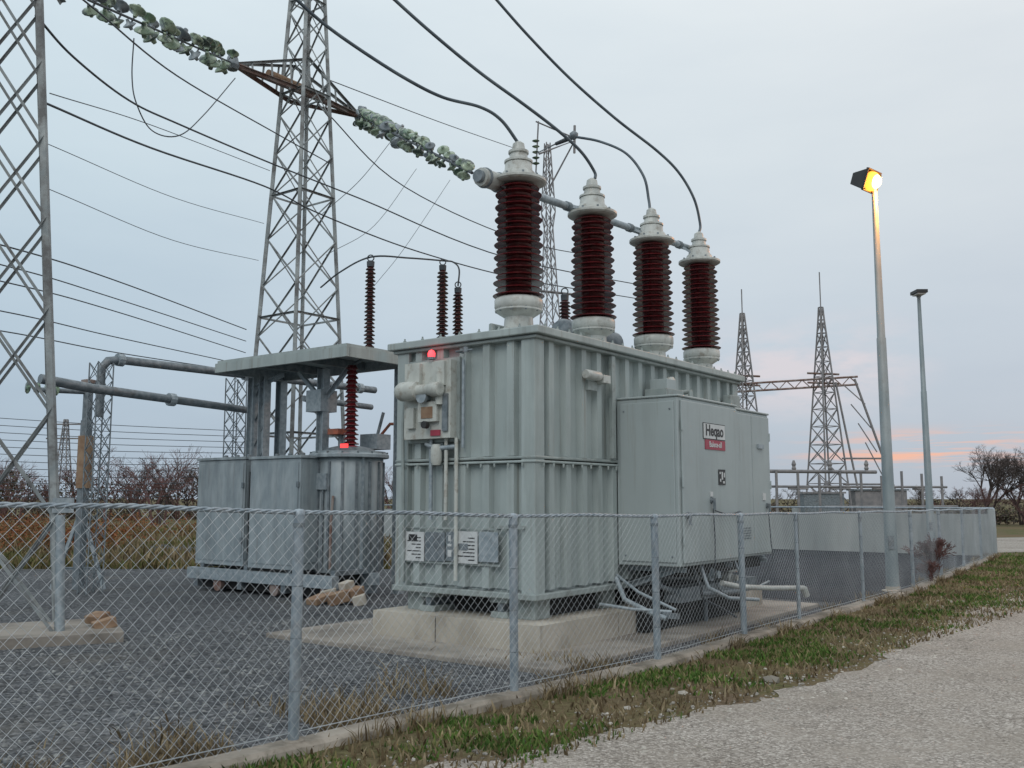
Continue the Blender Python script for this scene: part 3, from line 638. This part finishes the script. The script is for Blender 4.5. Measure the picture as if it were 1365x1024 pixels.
bpz.tube([V((-7.6,17.45,3.2)),V((-7.6,17.45,4.1)),V((-7.52,17.53,4.25)),V((-7.37,17.7,4.29)),V((-3.29,22.7,4.29))],.08,'galv_d',12)
bpz.tube([V((-7.6,15.2,3.62)),V((-7.1,15.9,3.55)),V((-5.29,19.5,3.49)),V((-5.25,19.6,3.3)),V((-5.25,19.6,2.2))],.08,'galv_d',12)
bpz.tube([V((-4.6,20.9,3.9)),V((-3.4,22.9,3.9))],.07,'galv_d',10)
for p in((-7.37,17.7,4.29),(-5.6,19.87,4.29),(-3.6,22.3,4.29),(-6.3,17.5,3.52)): bpz.lathe(V(p)-L*.06,L,[(.12,0),(.12,.12)],'galv',12)
bpz.obj('bus_pipe')
ps=B()
pc=V((-8.2,18.3,0)); ps.tube([pc,pc+U*3.2],.11,'galv_d',10); ps.tube([pc+U*1.9,pc+U*2.9],.14,'card',10); ps.tube([pc+U*3.2,pc+U*3.9],.09,'galv_d',10); ps.lathe(pc+U*3.9,U,[(.1,0),(.14,.02),(.14,.08),(.06,.1)],'rust',12)
ps.angle(pc+V((-.5,0,0)),pc+U*1.5,.06,'galv'); ps.angle(pc+V((.5,0,0)),pc+U*1.5,.06,'galv'); ps.angle(pc+V((-.35,0,.4)),pc+V((.35,0,.4)),.05,'galv')
ps.tube([V((-8.9,17.6,3.72)),pc+U*3.75],.05,'galv_d',8)
for i in range(4): ps.lathe(V((-9.0+i*.12,17.5+i*.12,3.75)),L,[(.03,0),(.12,.03),(.03,.08)],'glass_ins',10)
ps.obj('bus_support_pole')
for (x,y,zt) in((-7.6,17.45,4.2),(-5.75,19.7,4.2)):
    lc=B()
    tower(lc,(x,y,0),(x,y,0),L,W,0,zt,lambda z:.30,13,.028,.016,'galv_d',ang=False,grow=1.0,hz=False); lc.obj('lattice_column')

# ------------------------------------------------------------------ wires
wires=[
('c',.021,[(.09,11.2,6.0),(-.13,11.0,6.23),(-.38,10.8,6.31),(-.8,10.5,6.3),(-1.2,10.2,6.39),(-1.68,10,6.63),(-2.06,9.8,6.84),(-2.39,9.6,7.08),(-2.97,9.2,7.51),(-4.2,8.5,8.6)]),
('c',.021,[(1.13,12.5,6.02),(1.12,12.5,6.12),(.93,12.3,6.32),(.62,12.1,6.53),(.17,11.8,6.76),(-.4,11.5,7.06),(-.95,11.2,7.4),(-1.43,11,7.76),(-2.16,10.6,8.3),(-3.4,10,9.4)]),
('c',.021,[(2.07,13.86,6.02),(2.06,13.9,6.18),(1.99,13.9,6.54),(1.75,14,6.93),(1.37,14.2,7.2),(.98,14.5,7.4)]),
('c',.022,[(3.06,15.14,6.02),(3.09,15.2,6.19),(2.98,15.1,6.58),(2.72,15,6.99),(2.33,14.8,7.29),(1.63,14.4,7.66),(.9,14,8.13),(.27,13.6,8.6),(-.2,13.3,9.0),(-.9,12.8,9.6),(-2.5,11.8,11.2)]),
('w',.018,[(-6.35,12,8.1),(-6.3,13,8.0),(-6.1,14.5,8.0),(-5.8,16,8.2),(-5.0,19,8.6),(-3.6,22,8.8),(-.1,28,8.9),(6,38,10.2)]),
('w',.018,[(-6.2,12.0,6.9),(-5.9,15,7.4),(-5.1,19,8.1),(-4.3,21,8.1),(-2.5,25,8.3),(.4,30,8.7),(5,38,9.8)]),
('w',.015,[(-6.2,12.3,8.75),(-6.0,13,8.7),(-5.9,16,9.1),(-5.1,20,9.6),(-4.4,22,9.7)]),
('w',.017,[(-4.8,23,11.5),(-2.9,25,10.1),(.5,32,10.5),(4,40,12)]),
('w',.012,[(-6.7,16,9.8),(-6.7,16,9.1),(-6.6,16,8.6),(-6.5,16.5,8.3),(-6.2,17,8.4),(-6.1,18,9.2),(-6.1,20,10.9)]),
('w',.014,[(-4.8,23,12.3),(-2.4,30,14.0),(.2,38,16.1)]),
('w',.008,[(-6.2,12.2,7.1),(-6.7,17,8.6),(-5.8,22,9.5)]),
('w',.006,[(-6.2,12.2,6.4),(-6.2,17,7.2),(-5.9,22,8.2)]),
('w',.006,[(-6.2,12.2,5.8),(-6.2,17,6.4),(-6.0,22,7.3)]),
('w',.013,[(-9,10,5.3),(-7.7,14,5.5),(-7.7,18,5.9),(-6.8,24,6.0)]),
('w',.011,[(-9,10,5.0),(-7.7,14,5.2),(-7.7,18,5.55),(-6.8,24,5.7)]),
('w',.011,[(-9,10,4.75),(-7.7,14,4.95),(-7.7,18,5.3),(-6.8,24,5.4)]),
('w',.010,[(-9,10,4.3),(-7.7,14,4.5),(-7.7,18,4.8),(-6.7,22,4.9)]),
('w',.010,[(-9,10,4.0),(-7.7,14,4.2),(-7.7,18,4.5),(-6.7,22,4.7)]),
('w',.018,[(-4.1,20,6.2),(-3.5,19,6.3),(-2.66,17.5,6.22),(-2.0,18,6.33),(-1.4,18.8,6.48),(-1.2,19,6.5),(-1.08,19,6.35),(-1.1,19,6.0)]),
('w',.008,[(-3.12,30,12.4),(-3.85,26,9.34),(-4.4,22,7.43)]),
('w',.008,[(-2.02,30,12.02),(-3.23,28,9.23),(-3.82,26,7.62)]),
('w',.009,[(-3.2,24,10.97),(-3.8,23,9.61),(-4.51,22,8.44)]),
('w',.02,[(.98,14.5,7.4),(1.04,22,10.16),(.93,34,14.43)]),
]
for i in range(12):
    z=3.6-i*.17; wires.append(('w',.008,[(-16-.4*i,22,z+.25),(-11,24,z),(-7.0,26.5,z-.05+.02*i)]))
wb=B()
for k,r,p in wires: wb.tube(crom(p,8),r,'cable' if k=='c' else 'wire',6)
for i in range(14):
    t=i/13; p=V((.98,14.5,7.4)).lerp(V((1.04,22,10.16)),t*.9); wb.lathe(p,V((0,1,.3)),[(.01,-.05),(.045,0),(.01,.05)],'wire',8)
wb.lathe(V((.98,14.5,7.35)),U,[(.02,0),(.07,.04),(.07,.1),(.02,.14)],'galv_d',10,True)
wb.obj('overhead_wires')

# ------------------------------------------------------------------ lamps
def lamp(x,y,h,lit,name):
    e=empty(name); b=B(); p=V((x,y,0))
    b.tube([p,p+U*.3,p+U*h*.62,p+U*(h*.62+.02),p+U*h],0,'polepaint',14,radii=[.12,.115,.085,.075,.05])
    b.lathe(p,U,[(.2,0),(.2,.03),(.13,.04),(.13,.1)],'conc',14); b.box(p+V((-.04,-.115,.9)),X_*.05,Y_*.01,U*.12,'galv_d'); b.obj('pole',e)
    hb=B()
    if lit:
        f=V((.62,-.70,-.32)).normalized(); sx=f.cross(U).normalized(); up=sx.cross(f)
        c=p+U*(h+.2)-V((.10,0,0))
        # deep box housing behind a flared reflector
        vs=[c-f*.30+sx*(i*.13)+up*(j*.11) for i in(-1,1) for j in(-1,1)]+[c+f*.05+sx*(i*.24)+up*(j*.20) for i in(-1,1) for j in(-1,1)]
        hb.add(vs,[(0,1,3,2),(0,4,5,1),(2,3,7,6),(0,2,6,4),(1,5,7,3)],'black')
        hb.box(c+f*.06+up*.205,sx*.25,up*.012,f*.03,'black'); hb.box(c+f*.06-up*.205,sx*.25,up*.012,f*.03,'black'); hb.box(c+f*.06+sx*.245,sx*.012,up*.19,f*.03,'black'); hb.box(c+f*.06-sx*.245,sx*.012,up*.19,f*.03,'black')
        hb.lathe(c+f*.03,f,[(.19,0),(.19,.04),(.175,.09),(.11,.14),(.03,.16)],'sodium',24,True)
        hb.lathe(c+f*.10,f,[(.05,-.02),(.13,.03),(.135,.07),(.09,.12),(.02,.14)],'bulb',18,True)
        for i in range(4): hb.box(c-f*(.1+i*.05)+up*(.16-i*.014),sx*.12,up*.02,f*.008,'galv_d')
        hb.box(p+U*(h+.02),X_*.03,Y_*.05,U*.1,'galv_d')
        li=bpy.data.lights.new('lamp_light','POINT'); li.energy=260; li.color=(1,.38,.08); li.shadow_soft_size=.12
        lo=bpy.data.objects.new('lamp_light',li); lo.location=c+f*.5-U*.15; S.collection.objects.link(lo); lo.parent=e
    else:
        hb.box(p+U*(h+.03)+V((-.03,-.1,0)),X_*.17,Y_*.25,U*.05,'black'); hb.box(p+U*(h-.04)+V((-.03,-.1,0)),X_*.13,Y_*.2,U*.02,'signw'); hb.tube([p+U*(h-.1),p+U*h],.07,'galv_d',10)
    hb.obj('head',e,.008)
lamp(7.02,17.85,7.62,True,'street_lamp')
lamp(12.5,28.7,7.95,False,'street_lamp')

# ------------------------------------------------------------------ vegetation
def blades(name,pts,hmin,hmax,k,lean=.5,w=.006):
    n=len(pts); P=np.array(pts); h=rng.uniform(hmin,hmax,n)*rng.uniform(.6,1.2,n); a=rng.uniform(0,6.28,n); la=rng.uniform(0,6.28,n); ll=rng.uniform(.1,lean,n)*h
    w=w*rng.uniform(.7,1.6,n)*(1+P[:,1]*.04)
    dx=np.cos(a)*w; dy=np.sin(a)*w; lx=np.cos(la)*ll; ly=np.sin(la)*ll
    v=np.zeros((n,5,3))
    v[:,0]=np.stack([P[:,0]-dx,P[:,1]-dy,np.zeros(n)],1); v[:,1]=np.stack([P[:,0]+dx,P[:,1]+dy,np.zeros(n)],1)
    v[:,2]=np.stack([P[:,0]+dx*.8+lx*.35,P[:,1]+dy*.8+ly*.35,h*.55],1); v[:,3]=np.stack([P[:,0]-dx*.8+lx*.35,P[:,1]-dy*.8+ly*.35,h*.55],1)
    v[:,4]=np.stack([P[:,0]+lx,P[:,1]+ly,h],1)
    idx=np.arange(n)*5
    q4=np.stack([idx,idx+1,idx+2,idx+3],1); q3=np.stack([idx+3,idx+2,idx+4],1)
    me=bpy.data.meshes.new(name); me.from_pydata(v.reshape(-1,3).tolist(),[],q4.tolist()+q3.tolist()); me.materials.append(M[k]); me.update()
    o=bpy.data.objects.new(name,me); S.collection.objects.link(o); return o
ed=[V((p.x,p.y,0)) for p in edge]
gp=[];sp_=[]
for _ in range(100000):
    s_=random.uniform(cum[2]-.5,cum[-1]); p,d=kp(s_); n_=V((d.y,-d.x,0))
    wmax=1.10+ (0 if s_<cum[5] else min(3.5,(s_-cum[5])*.10))
    o=random.uniform(.04,wmax+.35); q=p+n_*o
    g=noise.noise(q*.8)+.7*noise.noise(q*2.3)+.4*noise.noise(q*8)
    mid=min(1,(wmax+.4-o)/wmax*1.4)
    if random.random()<max(0,(g+.02)*1.9)*max(.1,mid): gp.append((q.x,q.y))
    elif random.random()<.13: sp_.append((q.x,q.y))
for _ in range(26000):
    x=random.uniform(9.5,30); y=random.uniform(19,33)
    q=V((x,y,0))
    fx=7.4+(y-17.85)*.645 if y<28.7 else 14.6
    rx=np.interp(y,[15.5,17.3,19.6,22.5,27.5,38],[7.4,9,11.5,15,22,40])
    if fx+.15<x<rx-.1:
        if y>30.2 and x<40: continue
        if noise.noise(q*.7)+.5*noise.noise(q*2.5)>-.2: gp.append((x,y))
blades('grass',gp,.02,.07,'grass',.9)
blades('dry_grass',sp_,.02,.09,'straw',1.1)
tp=[]
for _ in range(9000):
    s_=random.uniform(cum[1],cum[5]); p,d=kp(s_); n_=V((d.y,-d.x,0)); o=-abs(random.gauss(0,.5))-.13; q=p+n_*o
    if noise.noise(q*1.2+V((5,2,0)))>.02: tp.append((q.x,q.y))
for _ in range(9000):
    s_=random.uniform(cum[2],cum[-1]); p,d=kp(s_); n_=V((d.y,-d.x,0)); q=p+n_*random.choice([-1,1])*random.uniform(.09,.2)
    if noise.noise(q*.9+V((1,7,0)))>.05: tp.append((q.x,q.y))
blades('dry_weeds',tp,.05,.2,'straw',1.3,.004)
fp=[]
for _ in range(26000):
    y=23.5+random.random()**1.6*30; x=random.uniform(-.62*y-1,-.05*y)
    if noise.noise(V((x*.3,y*.3,2)))+.3*noise.noise(V((x,y,7)))>-.15: fp.append((x,y))
blades('field_grass',fp,.08,.28,'fieldgrass',.7,.012)
fp=[]
for _ in range(9000):
    y=24+random.random()**1.3*34; x=random.uniform(-.62*y-1,-.05*y)
    if noise.noise(V((x*.25+9,y*.25,2)))>.0: fp.append((x,y))
blades('field_straw',fp,.15,.5,'straw',.7,.014)
def stones(name,pts,k='stone'):
    vs=[];fs=[]
    t=(1+5**.5)/2; ico=[(-1,t,0),(1,t,0),(-1,-t,0),(1,-t,0),(0,-1,t),(0,1,t),(0,-1,-t),(0,1,-t),(t,0,-1),(t,0,1),(-t,0,-1),(-t,0,1)]
    F=[(0,11,5),(0,5,1),(0,1,7),(0,7,10),(0,10,11),(1,5,9),(5,11,4),(11,10,2),(10,7,6),(7,1,8),(3,9,4),(3,4,2),(3,2,6),(3,6,8),(3,8,9),(4,9,5),(2,4,11),(6,2,10),(8,6,7),(9,8,1)]
    for x,y,r in pts:
        o=len(vs); sc=(r*random.uniform(.7,1.3),r*random.uniform(.7,1.3),r*random.uniform(.4,.8)); an=random.random()*6.28; ca,sa=math.cos(an),math.sin(an)
        for v in ico:
            a,b,c=[v[i]/1.9*sc[i]*random.uniform(.85,1.15) for i in range(3)]
            vs.append((x+a*ca-b*sa,y+a*sa+b*ca,c+sc[2]*.25))
        fs+=[tuple(i+o for i in f) for f in F]
    me=bpy.data.meshes.new(name); me.from_pydata(vs,[],fs); me.materials.append(M[k]); me.update(); o=bpy.data.objects.new(name,me); S.collection.objects.link(o)
pts=[]
for _ in range(4600):
    e=random.choice(ed[40:])
    if e.y>24: continue
    pts.append((e.x+random.gauss(.1,.45),e.y-random.gauss(.05,.4),random.choice([.008,.01,.012,.016,.022])*random.uniform(.7,1.2)))
for _ in range(14000):
    y=random.uniform(5.2,13); x=random.uniform(-.5,11)
    if y<6.2+ (x)*.85: pts.append((x,y,random.uniform(.005,.013)))
pts+=[(2.42,9.15,.09),(2.62,9.3,.05),(2.75,9.25,.04),(.95,8.0,.04),(1.5,8.6,.05)]
stones('stones',pts)
pts=[]
for _ in range(14000):
    s_=random.uniform(cum[1],cum[6]); p,d=kp(s_); n_=V((d.y,-d.x,0)); q=p-n_*random.uniform(.15,6)
    lq=q-O
    if -1.05<lq.dot(L)<6.5 and -1.05<lq.dot(W)<3.4: continue
    pts.append((q.x,q.y,random.uniform(.010,.024)))
stones('yard_stones',pts,'dstone')

def grow(b,p,d,ln,r,dep,k,spread=.55):
    q=p+d*ln; b.tube([p,q],0,k,3 if dep<4 else 5,radii=[r,r*.72],cap=False)
    if dep==0: return
    for i in range(random.choice([2,3,3])):
        nd=(d+V((random.gauss(0,spread),random.gauss(0,spread),random.gauss(.12,spread*.6)))).normalized()
        grow(b,q if i else p+d*ln*random.uniform(.7,1),nd,ln*random.uniform(.62,.86),max(r*.66,.006),dep-1,k,spread)
def baretree(name,x,y,h,k='bark',dep=6,stems=1,spread=.5,r=None):
    b=B()
    for i in range(stems):
        d=V((random.gauss(0,.25),random.gauss(0,.25),1)).normalized()
        grow(b,V((x+random.gauss(0,.05*h if stems>1 else 0),y,0)),d,h*.27,r or h*.022,dep,k,spread)
    return b.obj(name)
baretree('bare_tree',30.6,62,5.6,'bark',7,3,.5,.10); baretree('bare_tree',33.6,63,5.0,'bark',7,3,.5,.09); baretree('bare_tree',29.0,60,2.8,'barkred',6,3,.6,.03); baretree('bare_tree',32.2,60,3.2,'barkred',6,4,.6,.03)
baretree('bare_shrub',8.75,20.1,1.0,'barkred',5,9,.45,.009)
baretree('bare_shrub',8.3,19.2,.6,'barkred',4,6,.5,.007)
tl=B()
for i in range(70):
    x=random.uniform(-62,-6) if i<58 else random.uniform(18,48); y=random.uniform(62,92) if i<58 else random.uniform(90,120); h=random.uniform(3.2,6.2) if i<58 else random.uniform(2.5,4)
    for s in range(2):
        d=V((random.gauss(0,.25),random.gauss(0,.25),1)).normalized(); grow(tl,V((x+s*.3,y,0)),d,h*.27,.08,5,random.choice(['bark','barkred','barkred']),.55)
tl.obj('distant_trees')
def clumps(name,cl,k,size):
    vs=[];fs=[]
    for (x,y,z,rx,rz,n) in cl:
        for _ in range(n):
            u=V((random.gauss(0,1),random.gauss(0,1),random.gauss(0,1))).normalized()*random.random()**.4
            c=V((x+u.x*rx,y+u.y*rx,max(.05,z+u.z*rz))); a=V((random.gauss(0,1),random.gauss(0,1),random.gauss(0,1))).normalized()*size*random.uniform(.5,1.4); b_=a.cross(V((random.gauss(0,1),random.gauss(0,1),random.gauss(0,1)))).normalized()*size*.6
            o=len(vs); vs+=[c-a,c+b_,c+a,c-b_]; fs.append((o,o+1,o+2,o+3))
    b=B(); b.add(vs,fs,k); return b.obj(name)
cl=[]
for i in range(150):
    x=-75+i*.62; y=random.uniform(72,98); cl.append((x,y,random.uniform(.2,1.2),random.uniform(1,2.2),random.uniform(.8,2.2),130))
for i in range(46):
    x=random.uniform(-60,-20); y=random.uniform(70,90); cl.append((x,y,random.uniform(1.5,3.0),random.uniform(.8,1.6),random.uniform(.8,1.6),70))
for i in range(110):
    x=random.uniform(14,85); y=random.uniform(85,125); cl.append((x,y,random.uniform(.1,.9),random.uniform(1.5,3),random.uniform(.6,1.4),110))
for i in range(16):
    x=random.uniform(29,42); y=random.uniform(56,66); cl.append((x,y,random.uniform(.1,.5),random.uniform(.7,1.5),random.uniform(.3,.8),150))
clumps('distant_hedge',cl,'leafd',.14)
cl=[(-14+random.gauss(0,1.8),31+random.gauss(0,1.5),.4,random.uniform(.4,1.0),random.uniform(.3,.6),240) for _ in range(18)]+[(-22+random.gauss(0,4),42+random.gauss(0,3),.5,random.uniform(.5,1.3),random.uniform(.3,.8),200) for _ in range(26)]+[(random.uniform(26,36),47+random.gauss(0,2),.25,.9,.4,160) for _ in range(14)]
clumps('rust_shrubs',cl,'leafr',.05)
rb=B()
for (x,y,z,a_,sx,sy,sz,k) in((-2.8,15.6,.12,.4,.16,.12,.09,'card'),(-2.55,15.75,.16,1.1,.14,.1,.1,'card'),(-3.0,15.9,.14,.2,.13,.1,.08,'conc'),(-2.7,15.8,.3,.8,.1,.09,.06,'conc'),(-3.1,15.7,.1,.9,.2,.13,.05,'card'),(-2.45,15.6,.08,.1,.1,.14,.08,'conc'),(-5.05,12.05,.16,.6,.13,.1,.06,'card'),(-5.2,12.2,.22,1.2,.1,.12,.05,'card')):
    ax=V((math.cos(a_),math.sin(a_),.25)).normalized(); ay=ax.cross(U).normalized(); az=ax.cross(ay); rb.box((x,y,z),ax*sx,ay*sy,az*sz,k)
rb.obj('rubble_pile',None,.01)

# ------------------------------------------------------------------ world, light, camera
wd=bpy.data.worlds.new('World'); S.world=wd; wd.use_nodes=True; nt=wd.node_tree; nt.nodes.clear()
SE,SR=math.radians(38),math.radians(200)
sky=N(nt,'ShaderNodeTexSky',sky_type='NISHITA',sun_disc=False); sky.sun_elevation=SE; sky.sun_rotation=SR
bg1=N(nt,'ShaderNodeBackground'); bg1.inputs[1].default_value=.07; nt.links.new(sky.outputs[0],bg1.inputs[0])
tc=N(nt,'ShaderNodeTexCoord'); sep=N(nt,'ShaderNodeSeparateXYZ'); nt.links.new(tc.outputs['Generated'],sep.inputs[0])
rz=ramp(nt,[(0,(.50,.555,.64)),(.06,(.54,.60,.69)),(.16,(.64,.71,.785)),(.32,(.78,.845,.89)),(.5,(.93,.975,1.0)),(1,(1.15,1.18,1.2))]); nt.links.new(sep.outputs[2],rz.inputs[0])
def wn(scale,st,det=5,rough=.55):
    mp=N(nt,'ShaderNodeMapping'); mp.inputs['Scale'].default_value=st; n=N(nt,'ShaderNodeTexNoise'); n.inputs['Scale'].default_value=scale; n.inputs['Detail'].default_value=det; n.inputs['Roughness'].default_value=rough
    nt.links.new(tc.outputs['Generated'],mp.inputs[0]); nt.links.new(mp.outputs[0],n.inputs['Vector']); return n.outputs['Fac']
rn=ramp(nt,[(.3,(.94,.955,.97)),(.7,(1.05,1.045,1.035))]); nt.links.new(wn(2.2,(1,1,3.5)),rn.inputs[0])
col=mixc(nt,1.0,rz.outputs[0],rn.outputs[0],'MULTIPLY')
rx=ramp(nt,[(.28,(.86,.945,.985)),(.75,(1.02,1.005,.995))]); mx=N(nt,'ShaderNodeMath',operation='MULTIPLY_ADD'); mx.inputs[1].default_value=.5; mx.inputs[2].default_value=.5
nt.links.new(sep.outputs[0],mx.inputs[0]); nt.links.new(mx.outputs[0],rx.inputs[0]); col=mixc(nt,1.0,col,rx.outputs[0],'MULTIPLY')
def band(out,lo,a,b_,hi):
    r=ramp(nt,[(lo,(0,0,0)),(a,(1,1,1)),(b_,(1,1,1)),(hi,(0,0,0))]); nt.links.new(out,r.inputs[0]); return r.outputs[0]
def mul(a,b_):
    m=N(nt,'ShaderNodeMath',operation='MULTIPLY'); nt.links.new(a,m.inputs[0]); nt.links.new(b_,m.inputs[1]); return m.outputs[0]
st=wn(3,(2.2,2.2,34),5,.6); rs=ramp(nt,[(.46,(0,0,0)),(.60,(1,1,1))]); nt.links.new(st,rs.inputs[0])
fac=mul(mul(band(sep.outputs[2],.022,.038,.052,.072),band(sep.outputs[0],.26,.36,.46,.52)),rs.outputs[0])
col=mixc(nt,fac,col,(1.0,.56,.42))
st2=wn(5,(2,2,6),5,.6); rs2=ramp(nt,[(.42,(0,0,0)),(.62,(.6,.6,.6))]); nt.links.new(st2,rs2.inputs[0])
fac2=mul(mul(band(sep.outputs[2],.07,.11,.14,.19),band(sep.outputs[0],.14,.24,.34,.42)),rs2.outputs[0])
col=mixc(nt,fac2,col,(.90,.78,.79))
bg2=N(nt,'ShaderNodeBackground'); bg2.inputs[1].default_value=.93; nt.links.new(col,bg2.inputs[0])
ms=N(nt,'ShaderNodeMixShader'); ms.inputs[0].default_value=.92; nt.links.new(bg1.outputs[0],ms.inputs[1]); nt.links.new(bg2.outputs[0],ms.inputs[2])
ow=N(nt,'ShaderNodeOutputWorld'); nt.links.new(ms.outputs[0],ow.inputs[0])
sl=bpy.data.lights.new('sun','SUN'); sl.energy=.7; sl.angle=math.radians(30); sl.color=(1,.95,.9)
so=bpy.data.objects.new('sun',sl); S.collection.objects.link(so)
sd=V((math.sin(SR)*math.cos(SE),math.cos(SR)*math.cos(SE),math.sin(SE)))
so.rotation_euler=(-sd).to_track_quat('-Z','Y').to_euler()
cam=bpy.data.cameras.new('camera'); cam.sensor_width=36; cam.lens=33.44; cam.clip_end=6000; cam.clip_start=.05
co=bpy.data.objects.new('camera',cam); S.collection.objects.link(co); co.location=(0,0,1.7); co.rotation_euler=(math.radians(96.88),0,0); S.camera=co
S.view_settings.view_transform='Standard'; S.view_settings.look='None'; S.view_settings.exposure=0
